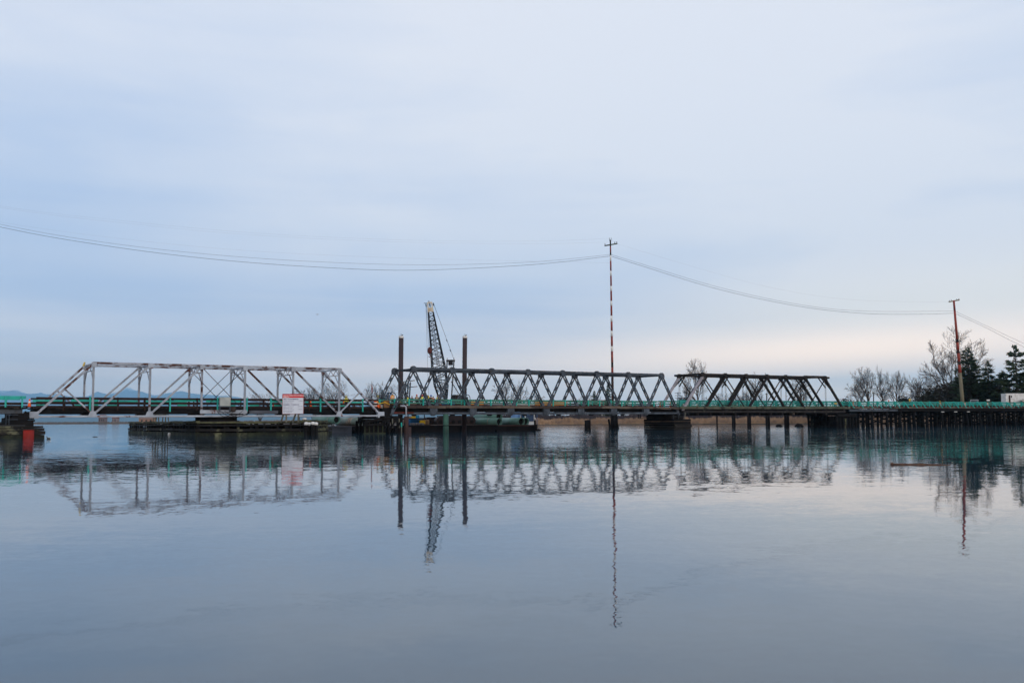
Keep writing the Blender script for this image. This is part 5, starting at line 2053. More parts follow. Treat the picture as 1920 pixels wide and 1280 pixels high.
CONES = [(55, 1.2, 3.5, 'orange traffic cone at the left end of the white truss, by the teal railing'),
         (513.5, 1.0, 3.46, 'orange traffic cone on the white span just left of the notice board'),
         (582.5, 1.0, 3.46, 'orange traffic cone on the white span just right of the notice board'),
         (644, 1.0, 3.46, 'orange traffic cone beside the lone worker in yellow'),
         (708, 1.4, 3.50, 'orange traffic cone left of the brown plywood sheet'),
         (897, 1.3, 3.60, 'orange traffic cone in front of the short amber barrier'),
         (1063, 1.3, 3.60, 'orange traffic cone at the right end of the long amber barrier'),
         (1125.5, 1.3, 3.60, 'orange traffic cone left of the striped pole on the grey truss'),
         (1166.5, 1.3, 3.60, 'orange traffic cone right of the striped pole on the grey truss'),
         (1237.5, 1.3, 3.60, 'orange traffic cone under the last top joint of the grey truss'),
         (1257, 1.2, 3.56, 'orange traffic cone under the right end diagonal of the grey truss'),
         (1281.5, 1.3, 3.58, 'orange traffic cone between the grey truss and the pale timber end post'),
         (1306.5, 1.6, 3.60, 'orange traffic cone right of the pale timber end post'),
         (1350.5, 1.4, 3.62, 'orange traffic cone in the second panel of the timber truss'),
         (1382.5, 1.4, 3.62, 'orange traffic cone left of the middle of the timber truss'),
         (1484.5, 1.4, 3.62, 'orange traffic cone right of the middle of the timber truss'),
         (1600, 1.2, 3.82, 'orange traffic cone just past the yellow clearance panels'),
         (1712.5, 1.2, 3.90, 'orange traffic cone below the small yellow road sign'),
         (1763.5, 1.2, 3.95, 'orange traffic cone at the foot of the thin yellow marker'),
         (1809.5, 1.2, 3.98, 'orange traffic cone right below the leaning red pole'),
         (1852, 1.2, 4.02, 'orange traffic cone midway between the leaning pole and the white trailer'),
         (1888, 1.2, 4.05, 'orange traffic cone at the white trailer')]


def cones():
    proto = cone_proto()
    for i, (px, w, z, lb) in enumerate(CONES):
        o = proto if i == 0 else copy_tree(proto)
        o['label'] = lb
        o['group'] = 'traffic cones along the bridge deck'
        o.location = B(T(px, w, 760), w, z)
        s = 1.25 if px < 1500 else 1.35
        o.scale = (s, s, s)
        o.rotation_euler = (0, 0, i * .7)
    p = at(41.7, 806, 113.2)
    o = copy_tree(proto)
    o.name = 'pale_cone'
    o['label'] = 'faded tan cone standing on the left pier beside the red pile'
    o.location = (p.x, p.y, at(41.7, 806, 113.2).z)
    o.scale = (.42, .42, .42)
    for ch in o.children:
        ch.data = ch.data.copy()
        ch.data.materials[0] = mat('faded_tan_plastic', V4(.55, .42, .28), V4(.42, .30, .20), 2)
        for g2 in ch.children:
            g2.data = g2.data.copy()
            g2.data.materials[0] = MATS['faded_tan_plastic']
    o.scale = (.95, .95, .72)


cones()


def deck_gear():
    # amber barriers behind the railing
    for px0, px1, lb in ((883, 907, 'short amber plank barrier on the grey truss deck, right of the crane'),
                         (1003, 1060, 'long amber plank barrier on the grey truss deck')):
        w = 4.6
        ta, tb_ = T(px0, w), T(px1, w)
        r = thing('plank_barrier', lb, 'barrier', B((ta + tb_) / 2, w, 3.6))
        for z in (3.86, 4.22, 4.5):
            MB().beam(B(ta, w, z), B(tb_, w, z), .06, .24 if z < 4.4 else .18).build('barrier_plank', M_BARRIER, r)
        n = max(2, int((tb_ - ta) / 1.6))
        for k in range(n + 1):
            t = ta + (tb_ - ta) * k / n
            MB().beam(B(t, w + .1, 3.58), B(t, w + .1, 4.6), .1, .1, DV).build('upright', M_STEEL, r)
            MB().beam(B(t, w - .35, 3.63), B(t, w + .5, 3.63), .1, .1).build('foot', M_STEEL, r)
    # grey and white plank stacks between them
    for px0, px1, m, lb in ((912, 948, M_GREYP, 'low stack of grey beams lying between the two amber barriers'),
                            (958, 1001, M_OFFW, 'low stack of white beams lying left of the long amber barrier')):
        w = 3.4
        ta, tb_ = T(px0, w), T(px1, w)
        r = thing('beam_stack', lb, 'beam stack', B((ta + tb_) / 2, w, 3.6))
        for j in range(3):
            for k in range(2):
                MB().beam(B(ta + .2 * k, w + .45 * j, 3.78 + .36 * k), B(tb_ - .3 * j, w + .45 * j, 3.78 + .36 * k), .36, .26).build('beam', m, r)
        for t in (ta + .6, tb_ - .9):
            MB().beam(B(t, w - .2, 3.62), B(t, w + 1.1, 3.62), .12, .06).build('bearer', M_POLEW, r)
    # blue tool boxes under the crane
    for px, lb in ((831, 'blue tool box on the deck below the crane boom'), (847, 'smaller blue tool box right of the first one')):
        p = B(T(px, 3), 3, 3.6)
        r = thing('tool_box', lb, 'tool box', p, 'blue tool boxes')
        s = .95 if px < 840 else .75
        MB().box(p + Z * .42, (s, .6, .75), rotz()).build('box_body', M_BLUE, r)
        MB().box(p + Z * .83, (s + .05, .65, .08), rotz()).build('box_lid', M_BLUE, r)
        MB().box(p + Z * .6 - NV * .32, (.2, .04, .1), rotz()).build('latch', M_STEEL, r)
    # brown plywood sheet and tripod beside the joint
    p = B(T(724.5, 1.6), 1.6, 3.55)
    r = thing('plywood_sheet', 'upright brown plywood sheet leaning on the teal railing left of the grey truss', 'plywood sheet', p)
    MB().box(p + Z * .55, (.85, .05, 1.05), rotz() @ Matrix.Rotation(-.12, 3, 'X')).build('sheet', mat('brown_plywood', V4(.20, .10, .04), V4(.14, .07, .03), 2), r)
    MB().box(p + Z * .55 + NV * .12, (.75, .06, .08), rotz()).build('batten', M_POLEW, r)
    # blue hooped frame
    a, b = B(T(729.5, 4.6), 4.6, 3.5), B(T(743.5, 4.6), 4.6, 3.5)
    r = thing('blue_hoop_frame', 'blue arched hoop frame with a dark top behind the worker in orange', 'hoop frame', (a + b) / 2)
    zt = at(736, 736, (a.y + b.y) / 2).z
    c = (a + b) / 2
    d = (b - a) / 2
    pts = [a] + [Vector((c.x, c.y, 0)) + d * math.cos(q) + Z * (zt - .75 + .72 * math.sin(q)) for q in [PI - PI * k / 10 for k in range(11)]] + [b]
    pts[0].z = 3.5
    mb = MB()
    for o_ in (0, 1.1):
        mb.tube([p + NV * o_ for p in pts], .06, 7)
    mb.build('hoop', mat('navy_tube', V4(.02, .07, .16), V4(.02, .05, .1), 2), r)
    mb = MB()
    up = [p + Z * .07 for p in pts[4:9]]
    vs = [p + NV * o_ for o_ in (-.05, 1.2) for p in up]
    mb.add(vs, [(i, i + 1, i + 6, i + 5) for i in range(4)])
    mb.add([v + Z * .05 for v in vs], [(i + 5, i + 6, i + 1, i) for i in range(4)])
    mb.build('canopy', mat('navy_canvas', V4(.015, .03, .06), rough=.9), r)
    # little lamp post / meter beside it
    p = B(T(708.3, 3.5), 3.5, 3.5)
    r = thing('survey_post', 'thin post with an olive lamp head left of the brown plywood', 'post', p)
    MB().tube([p, p + Z * 1.65], .05, 7).build('post_shaft', M_WOODPALE, r)
    MB().box(p + Z * 1.75, (.26, .2, .32), rotz()).build('lamp_head', mat('olive_paint', V4(.22, .20, .08), rough=.6), r)
    p = B(T(697, 5.2), 5.2, 3.5)
    r = thing('red_flag_post', 'tall reddish post with a furled flag left of the worker in orange', 'flag post', p)
    MB().tube([p, p + Z * 3.6], .04, 6).build('post_shaft', M_RUST, r)
    MB().tube([p + Z * 2.2, p + Z * 2.9 + DV * .04, p + Z * 3.4], [.06, .11, .04], 7).build('furled_flag', M_POLER, r)
    # crates of planks stacked on the edge near the group
    p = B(T(770, .9), .9, 3.62)
    r = thing('timber_stack', 'stack of rough brown planks at the edge of the deck below the workers', 'timber stack', p)
    for j in range(4):
        MB().beam(p - DV * (1.0 - .1 * j) + Z * (.12 + .17 * j), p + DV * (1.1 - .15 * j) + Z * (.12 + .17 * j), .5, .15).build('plank', M_PLANK, r)


deck_gear()


def joint_clutter():
    pts = [B(T(704, 1.0), 1.0, 4.5), B(T(712, 1.0), 1.0, 4.15), B(T(722, 1.1), 1.1, 4.35), B(T(731, 1.2), 1.2, 4.0), B(T(742, 1.3), 1.3, 4.1), B(T(751, 1.3), 1.3, 4.45)]
    mb = MB()
    for a, b in zip(pts, pts[1:]):
        mb.beam(a, b, .02, .09)
    tag(mb.build('caution_tape', M_YEL), 'yellow caution tape strung across the railing at the left end of the grey truss', 'tape')
    p = B(T(703.5, 1.1), 1.1, 3.5)
    r = thing('traffic_drum', 'orange and white striped drum at the right end of the white truss', 'traffic drum', p)
    for k, m in enumerate((M_ORANGE, M_REFL, M_ORANGE, M_REFL, M_ORANGE)):
        MB().lathe(p + Z * (.06 + .19 * k), [(.27 - .015 * k, 0), (.265 - .015 * k, .185)], 14).build('drum_band', m, r, True)
    MB().lathe(p, [(.36, 0), (.36, .06)], 14).build('drum_base', M_DARK, r)
    for px, w, z, c, lb in ((716, 2.2, 3.52, M_OFFW, 'white bucket left of the brown plywood sheet'), (763.5, .7, 3.6, M_OFFW, 'white bucket by the left end of the rough plank stack'),
                            (712, 3.2, 3.52, M_ORANGE, 'orange fuel can behind the caution tape'), (826, 1.2, 3.6, M_ORANGE, 'orange fuel can right of the workers')):
        p = B(T(px, w), w, z)
        r = thing('bucket' if c is M_OFFW else 'fuel_can', lb, 'bucket' if c is M_OFFW else 'fuel can', p)
        if c is M_OFFW:
            MB().lathe(p, [(.15, 0), (.19, .42), (.20, .44), (.17, .44), (.16, .30)], 14).build('bucket_shell', c, r, True)
            MB().tube([p + DV * .19 + Z * .4, p + DV * .12 + Z * .6, p - DV * .12 + Z * .6, p - DV * .19 + Z * .4], .012, 5).build('handle', M_STEEL, r)
        else:
            MB().box(p + Z * .24, (.36, .22, .48), rotz()).build('can_body', c, r)
            MB().tube([p + DV * .1 + Z * .48, p + DV * .16 + Z * .58], .035, 8).build('spout', M_DARK, r)
            MB().box(p - DV * .06 + Z * .53, (.16, .05, .06), rotz()).build('handle', c, r)


joint_clutter()


def road_signs():
    p = B(T(1706, 5.5), 5.5, 3.95)
    r = thing('road_sign', 'small yellow road sign above the trestle railing', 'sign', p)
    MB().tube([p, p + Z * 1.75], .05, 6).build('post_shaft', M_STEEL, r)
    MB().box(p + Z * 1.72 - NV * .06, (.62, .03, .26), rotz()).build('sign_panel', M_YEL, r)
    MB().box(p + Z * 1.45 - NV * .06, (.3, .03, .26), rotz()).build('sign_panel', M_YEL, r)
    p = B(T(1763, .6), .6, 3.98)
    r = thing('marker_post', 'thin yellow marker standing above the trestle railing', 'post', p)
    MB().tube([p, p + Z * 1.35], .07, 7).build('post_shaft', M_YEL, r)
    MB().lathe(p, [(.2, 0), (.2, .05), (.08, .1)], 10).build('post_base', M_DARK, r)
    p = B(T(1667, 1.0), 1.0, 3.9)
    r = thing('warning_light', 'small orange warning light on the trestle railing left of the yellow road sign', 'warning light', p)
    MB().tube([p, p + Z * 1.2], .04, 6).build('post_shaft', M_STEEL, r)
    MB().lathe(p + Z * 1.2, [(.08, 0), (.13, .06), (.13, .22), (.05, .28)], 10).build('lamp_lens', M_ORANGE, r, True)
    p = B(T(1827, 9), 9, 1.5)
    r = thing('road_sign', 'blank grey board on two legs beyond the trestle, right of the leaning pole', 'sign', p)
    q = at(1827, 752, p.y)
    MB().box((q.x, q.y, q.z), (1.9, .05, .75), rotz(.1)).build('sign_panel', M_GREYP, r)
    MB().box((q.x, q.y - .05, q.z), (1.7, .03, .58), rotz(.1)).build('sign_face', M_STEEL, r)
    for s in (-.7, .7):
        MB().tube([(q.x + s, q.y + .08, 1.4), (q.x + s, q.y + .08, q.z)], .06, 6).build('leg', M_STEEL, r)
    p = B(T(1853, 9), 9, 1.5)
    q = at(1853, 750, p.y)
    r = thing('road_sign', 'tiny white sign beyond the trestle, left of the white trailer', 'sign', p)
    MB().box((q.x, q.y, q.z), (.8, .04, .3), rotz(.1)).build('sign_panel', M_OFFW, r)
    MB().tube([(q.x, q.y + .05, 1.4), (q.x, q.y + .05, q.z)], .05, 6).build('post_shaft', M_STEEL, r)
    # small far utility poles
    for px, py, Y, lb in ((1628, 733, 300, 'thicker of the two short dark poles left of the bare tree pair'),
                          (1638, 735, 305, 'thinner of the two short dark poles, with a small crossarm'),
                          (1271, 735, 420, 'distant pole with three crossarms between the grey and timber trusses'),
                          (1437, 737, 420, 'distant dark pole seen through the middle of the timber truss')):
        b = spot(px, Y, 1.4)
        t = at(px, py, Y)
        r = thing('utility_pole', lb, 'utility pole', b, 'small distant poles')
        MB().tube([b, t], [.28, .2] if px == 1628 else [.2, .13], 8).build('pole_shaft', M_TIMBER, r)
        for k in range(3 if px == 1271 else 1):
            MB().box((t.x, t.y, t.z - .4 - 1.0 * k), (2.6 if px == 1271 else 1.2, .14, .16)).build('crossarm', M_TIMBER, r)
    # white trailer
    Y = 243
    a, b = at(1886, 745, Y), at(1960, 745, Y)
    zt, zb = at(1900, 737.5, Y).z, 3.6
    c = Vector(((a.x + b.x) / 2, Y, zb))
    r = thing('box_trailer', 'white box trailer with a dark side door at the right edge', 'trailer', (c.x, c.y, 3.0))
    L_ = b.x - a.x
    body = MB().box((c.x, Y + 1.2, (zt + zb) / 2), (L_, 2.4, zt - zb)).build('trailer_body', M_OFFW, r)
    xd = at(1893, 748, Y).x
    MB().box((xd, Y - .01, (zt + zb) / 2 - .15), (.42, .05, zt - zb - .5)).build('side_door', M_RUST, body)
    MB().box((at(1896.5, 745, Y).x, Y - .01, zt - .75), (.22, .05, .5)).build('window', M_DARK, body)
    mb = MB()
    for k in range(5):
        mb.box((a.x + .4 + k * 1.5, Y - .02, zt - .12), (.12, .05, .08))
    mb.build('marker_lamp', M_REFL, body)
    mb = MB()
    mb.box((c.x, Y + 1.2, zt + .03), (L_ + .06, 2.46, .06))
    mb.build('roof_trim', M_GREYP, body)
    for dx in (-1.6, -.6, 2.4):
        w_ = MB().tube([(c.x + dx, Y - .02, zb - .25), (c.x + dx, Y + .3, zb - .25)], .4, 16).build('wheel', M_DARK, r)
        MB().tube([(c.x + dx, Y - .04, zb - .25), (c.x + dx, Y, zb - .25)], .2, 12).build('rim', M_GREYP, w_)
    # embankment the trailer stands on
    e0, e1 = at(1872, 760, Y - 3), at(2300, 760, Y - 3)
    mb = MB()
    mb.add([(e0.x - 4, Y - 6, 1.0), (e1.x, Y - 6, 1.0), (e1.x, Y - 2, 2.95), (e0.x, Y - 2, 2.95), (e0.x, Y + 12, 2.95), (e1.x, Y + 12, 2.95), (e0.x - 4, Y + 16, 1.0), (e1.x, Y + 16, 1.0)],
           [(0, 1, 2, 3), (3, 2, 5, 4), (4, 5, 7, 6), (0, 3, 4, 6)])
    tag(mb.build('road_embankment', M_LAND), kind='structure')


road_signs()


# ------------------------------------------------------------------ things floating
def floating():
    a, b = water_at(1672.5, 871), water_at(1782, 871.5)
    rnd = random.Random(4)
    pts, rad = [], []
    for k in range(9):
        f = k / 8
        p = a.lerp(b, f) + Vector((0, rnd.uniform(-.03, .03), .015 - .05 * max(0, f - .6)))
        pts.append(p)
        rad.append(.044 - .026 * f + (.012 if k == 4 else 0))
    o = thing('floating_branch', 'long thin reddish-brown log floating on the open water at right', 'log', a)
    MB().tube(pts, rad, 9).build('log_stem', mat('wet_brown_wood', V4(.13, .070, .042), V4(.07, .040, .028), 6), o, True)
    MB().tube([a + Vector((-.03, 0, .0)), a + Vector((.06, 0, .045))], [.075, .055], 9).build('root_knob', MATS['wet_brown_wood'], o, True)
    MB().tube([pts[6], pts[6] + Vector((.5, .15, -.02)), pts[6] + Vector((1.1, .1, -.03))], [.03, .022, .010], 7).build('twig', M_POLEW, o, True)
    p = water_at(91, 823)
    r = thing('duck', 'small dark duck swimming right of the left pier', 'duck', p)
    mb = MB()
    mb.lathe(p + Z * -.08, [(.1, 0), (.24, .08), (.26, .2), (.18, .32), (.05, .38)], 12, 1.35, .8)
    bd = mb.build('body', mat('duck_feathers', V4(.10, .10, .085), V4(.03, .03, .03), 8), r, True)
    MB().tube([p + Vector((-.2, 0, .2)), p + Vector((-.27, 0, .36)), p + Vector((-.34, 0, .46))], [.07, .065, .09], 10).build('head', MATS['duck_feathers'], r, True)
    MB().tube([p + Vector((-.40, 0, .45)), p + Vector((-.52, 0, .42))], [.035, .02], 8).build('bill', M_YEL, r, True)
    MB().tube([p + Vector((.26, 0, .22)), p + Vector((.44, 0, .30))], [.09, .03], 8).build('tail', M_OFFW, r, True)
    r.scale = (.6, .6, .6)
    p = water_at(317.5, 815)
    r = thing('buoy', 'small round white buoy floating in front of the mossy pier', 'buoy', p)
    MB().lathe(p + Z * -.12, [(.05, 0), (.18, .08), (.22, .2), (.18, .34), (.07, .42)], 14).build('float', M_OFFW, r, True)
    MB().tube([p + Z * .28, p + Z * .4], .04, 8).build('eyelet', M_STEEL, r)
    a, b = water_at(174, 819), water_at(183, 819)
    tag(MB().tube([a, (a + b) / 2 + Z * .02, b], [.05, .06, .04], 7).build('drift_stick', M_TIMBER), 'short dark stick drifting between the left pier and the mossy pier', 'stick')
    for px, py, s, lb in ((1460, 797, 1.0, 'low dark driftwood lump at the water edge left of the thickest posts'),
                          (1497.5, 798, 1.25, 'larger dark driftwood lump at the water edge beside the framed pier')):
        p = water_at(px, py)
        Y = 225
        p = spot(px, Y)
        rnd = random.Random(int(px))
        mb = MB()
        mb.tube([p + Vector((-.75 * s, 0, .05)), p + Vector((-.2 * s, .1, .3 * s)), p + Vector((.4 * s, 0, .26 * s)), p + Vector((.85 * s, .1, .02))], [.12, .32 * s, .26 * s, .1], 9)
        mb.tube([p + Vector((-.1, 0, .2)), p + Vector((.3, -.3, .5 * s))], [.12, .04], 6)
        tag(mb.build('driftwood', M_TIMBER, None, True), lb, 'driftwood')


floating()


def bird():
    p = at(595, 589.5, 160)
    r = thing('bird', 'tiny dark bird gliding in the sky above the white truss', 'bird', p)
    MB().lathe(p, [(.01, -.09), (.07, -.05), (.08, .03), (.02, .1)], 8, 2.6, 1).build('body', mat('grey_feathers', V4(.16, .17, .20), rough=.8), r, True)
    r.scale = (.55, .55, .55)
    for s in (-1, 1):
        MB().add([p + Vector((.0, -.1, .05)), p + Vector((s * .30, -.05, .14)), p + Vector((s * .62, .05, .02)), p + Vector((s * .28, .12, .11)), p + Vector((0, .1, .05))], [(0, 1, 2, 3, 4)]).build('wing', MATS['grey_feathers'], r)


bird()


# ------------------------------------------------------------------ vegetation
def bare_meshes(name, seed, spread=.55, stems=1, clear=.35, kids=(8, 8, 7, 7), bark=M_BARK, upw=.05, limb=1.0, trunk=5.5, tw=1.0):
    rnd = random.Random(seed)
    tr, cr = MB(), MB()

    def grow(p, d, L_, r_, lev):
        n = (6, 6, 4, 3, 2)[lev]
        pts, rad = [p.copy()], [r_]
        q, dd = p.copy(), d.copy()
        tip = .35 if lev else .40
        for i in range(n):
            dd = (dd + Vector((rnd.gauss(0, 1), rnd.gauss(0, 1), rnd.gauss(0, 1))) * (.05 if lev == 0 else .09) + Z * upw * (1 if lev else .3)).normalized()
            q = q + dd * (L_ / n)
            pts.append(q.copy())
            rad.append(r_ * (1 - (1 - tip) * (i + 1) / n))
        (tr if lev <= 1 else cr).tube(pts, rad, (8, 5, 4, 3, 3)[lev], lev < 2)
        if lev >= 4:
            return
        nk = kids[lev]
        for k in range(nk):
            lo_ = clear if lev == 0 else .18
            f = min(lo_ + (1 - lo_) * (k + .2 + .8 * rnd.random()) / nk, .99)
            i = min(int(f * n), n - 1)
            c = pts[i].lerp(pts[i + 1], f * n - i)
            ax = (pts[i + 1] - pts[i]).normalized()
            az = rnd.uniform(0, 2 * PI) if lev else k * 2.399 + rnd.uniform(-.4, .4)
            pr = ax.cross(Vector((math.cos(az), math.sin(az), .2))).normalized()
            if lev == 0:
                an = spread * (1.25 - .85 * (f - lo_) / (1 - lo_)) * rnd.uniform(.85, 1.15)
                ln = trunk * limb * rnd.uniform(.80, 1.1) * (.80 + .25 * f)
            else:
                an = rnd.uniform(.38, .78)
                ln = L_ * rnd.uniform(.38, .62) * (1.15 - .55 * f)
            nd = (ax * math.cos(an) + pr * math.sin(an)).normalized()
            grow(c, nd, ln, max(rad[i] * (.62 if lev == 0 else .55), .0115 * tw if lev < 3 else .0095 * tw), lev + 1)
    for s in range(stems):
        a = s * 2 * PI / stems + rnd.uniform(-.4, .4)
        d = Vector((math.cos(a) * .3, math.sin(a) * .3, 1)).normalized() if stems > 1 else Vector((rnd.uniform(-.04, .04), 0, 1)).normalized()
        grow(Vector((rnd.uniform(-.3, .3) * (stems > 1), 0, -.1)), d, trunk * (1 if stems == 1 else rnd.uniform(.65, 1.0)), .20 if stems == 1 else .11, 0)
    out = []
    top = max(v[2] for v in cr.v)
    for nm, mb, m in (('trunk', tr, bark), ('crown', cr, M_TWIG)):
        me = bpy.data.meshes.new(name + '_' + nm)
        k = 10 / top
        me.from_pydata([(v[0] * k, v[1] * k, v[2] * k) for v in mb.v], [], mb.f)
        me.materials.append(m)
        out.append(me)
    return out


def conifer_meshes(name, seed, width=2.6, whorls=26, per=8, irregular=0.0, needle=M_NEEDLE, leaf=.34, droop=.25, clear=.06):
    rnd = random.Random(seed)
    tr, cr = MB(), MB()
    tr.tube([(0, 0, -.1), (.03, 0, 3), (0, .04, 7), (0, 0, 9.5)], [.22, .17, .08, .015], 8)
    for q in range(40):
        c = Vector((rnd.gauss(0, .12), rnd.gauss(0, .12), rnd.uniform(9.0, 9.95)))
        a1 = Vector((rnd.gauss(0, .5), rnd.gauss(0, .5), .8)).normalized() * leaf * .7
        b1 = Vector((rnd.gauss(0, 1), rnd.gauss(0, 1), 0)).normalized() * leaf * .25
        cr.add([c - b1, c + a1, c + b1], [(0, 1, 2)])
    for wv in range(whorls):
        f = clear + (1 - clear) * (wv + rnd.uniform(-.3, .3)) / whorls
        Lm = width * (1 - f) ** .8 + .10
        if irregular:
            Lm *= rnd.uniform(1 - irregular, 1 + irregular * .5)
        for k in range(per):
            if irregular and rnd.random() < irregular * .45:
                continue
            az = k * 2 * PI / per + wv * 1.1 + rnd.uniform(-.35, .35)
            z = min(9.85, (f + rnd.uniform(-.6, .6) * (1 - clear) / whorls * (1.0 if irregular < .5 else .45)) * 9.8)
            ln = Lm * rnd.uniform(.62, 1.12)
            d = Vector((math.cos(az), math.sin(az), -droop + .25 * f))
            pts = [Vector((0, 0, z))]
            for q in range(1, 5):
                e = q / 4
                pts.append(Vector((d.x * ln * e, d.y * ln * e, z + d.z * ln * e + .16 * ln * e * e)))
            tr.tube(pts, [.035, .028, .02, .014, .006], 3, False)
            nl = max(5, int(ln / leaf * 8.5))
            for q in range(nl):
                e = rnd.uniform(.12, 1.04)
                i = min(int(e * 4), 3)
                c = pts[i].lerp(pts[i + 1], min(1, e * 4 - i))
                side = Vector((-d.y, d.x, 0)) * rnd.uniform(-.38, .38) * (1.15 - e) * min(ln, 1.6)
                c = c + side + Vector((0, 0, rnd.uniform(-.22, .08)))
                a1 = Vector((d.x + side.x * 1.4, d.y + side.y * 1.4, rnd.uniform(-.55, .05))).normalized() * leaf * rnd.uniform(.7, 1.25)
                b1 = Vector((rnd.uniform(-1, 1), rnd.uniform(-1, 1), rnd.uniform(-.6, .6))).normalized() * leaf * .30
                cr.add([c - b1, c + a1 * .55 - b1 * .7, c + a1, c + a1 * .5 + b1, c + b1 * .6], [(0, 1, 2, 3, 4)])
    out = []
    for nm, mb, m in (('trunk', tr, M_BARK), ('crown', cr, needle)):
        me = bpy.data.meshes.new(name + '_' + nm)
        me.from_pydata(mb.v, [], mb.f)
        me.materials.append(m)
        out.append(me)
    return out


def shrub_meshes(name, seed, m=M_LEAF, n=2600, leaf=.42):
    rnd = random.Random(seed)
    tr, cr = MB(), MB()
    cl = []
    for k in range(13):
        a, rr = rnd.uniform(0, 2 * PI), rnd.uniform(.2, 3.2)
        z = rnd.uniform(2.0, 8.2) * (1 - rr / 7)
        c = Vector((math.cos(a) * rr, math.sin(a) * rr, z))
        cl.append((c, rnd.uniform(.9, 1.9)))
        tr.tube([(c.x * .1, c.y * .1, -.1), c * .5 + Vector((0, 0, -.3)), c], [.12, .08, .03], 5)
    for k in range(n):
        c, rr = rnd.choice(cl)
        v = Vector((rnd.gauss(0, .55), rnd.gauss(0, .55), rnd.gauss(0, .5))) * rr
        p = c + v
        if p.z < 0:
            p.z = rnd.uniform(0, 1.5)
        a = Vector((rnd.gauss(0, 1), rnd.gauss(0, 1), rnd.gauss(0, 1))).normalized()
        b = a.cross(Vector((rnd.gauss(0, 1), rnd.gauss(0, 1), rnd.gauss(0, 1)))).normalized()
        s = leaf * rnd.uniform(.5, 1.2)
        cr.add([p - a * s, p + b * s * .45, p + a * s, p - b * s * .45], [(0, 1, 2, 3)])
    top = max(v[2] for v in cr.v)
    out = []
    for nm, mb, mm in (('trunk', tr, M_BARK), ('crown', cr, m)):
        me = bpy.data.meshes.new(name + '_' + nm)
        me.from_pydata([(v[0] * 10 / top, v[1] * 10 / top, v[2] * 10 / top) for v in mb.v], [], mb.f)
        me.materials.append(mm)
        out.append(me)
    return out


PROTO = {
    'bare_a': bare_meshes('bare_a', 11, .58, 1, .42, limb=.78), 'bare_b': bare_meshes('bare_b', 23, .50, 1, .45, limb=.75), 'bare_c': bare_meshes('bare_c', 37, .66, 1, .36, limb=.85),
    'slim': bare_meshes('slim', 41, .48, 1, .25, (10, 7, 6, 5), limb=.58),
    'big': bare_meshes('big', 58, .98, 1, .12, (11, 9, 8, 6), M_BARK, .055, 1.35, 4.8, 1.6),
    'multi': bare_meshes('multi', 64, .55, 5, .25, (5, 6, 6, 5), limb=.75),
    'con_a': conifer_meshes('con_a', 5, 2.4, 26, 8, .25), 'con_b': conifer_meshes('con_b', 9, 2.1, 24, 8, .35, leaf=.36),
    'con_blue': conifer_meshes('con_blue', 13, 2.6, 20, 8, .15, M_NEEDLE_B),
    'con_slim': conifer_meshes('con_slim', 17, 1.4, 26, 7, .2),
    'pine': conifer_meshes('pine', 29, 3.6, 13, 8, .38, M_NEEDLE, .52, .08, .10),
    'shrub_a': shrub_meshes('shrub_a', 2), 'shrub_b': shrub_meshes('shrub_b', 7),
}


def tree(kind, px, Y, top_y, wid, label, rot=0.0, name='bare_tree', group=None, z=1.45):
    b = spot(px, Y, z)
    h = at(px, top_y, Y).z - z
    r = thing(name, label, 'shrub' if 'shrub' in name or 'thicket' in name else 'tree', b, group)
    for nm, me in zip(('trunk', 'crown'), PROTO[kind]):
        o = bpy.data.objects.new(nm, me)
        C.objects.link(o)
        o.parent = r
    s = h / 10
    r.scale = (s * wid, s * wid, s)
    r.rotation_euler = (0, 0, rot)


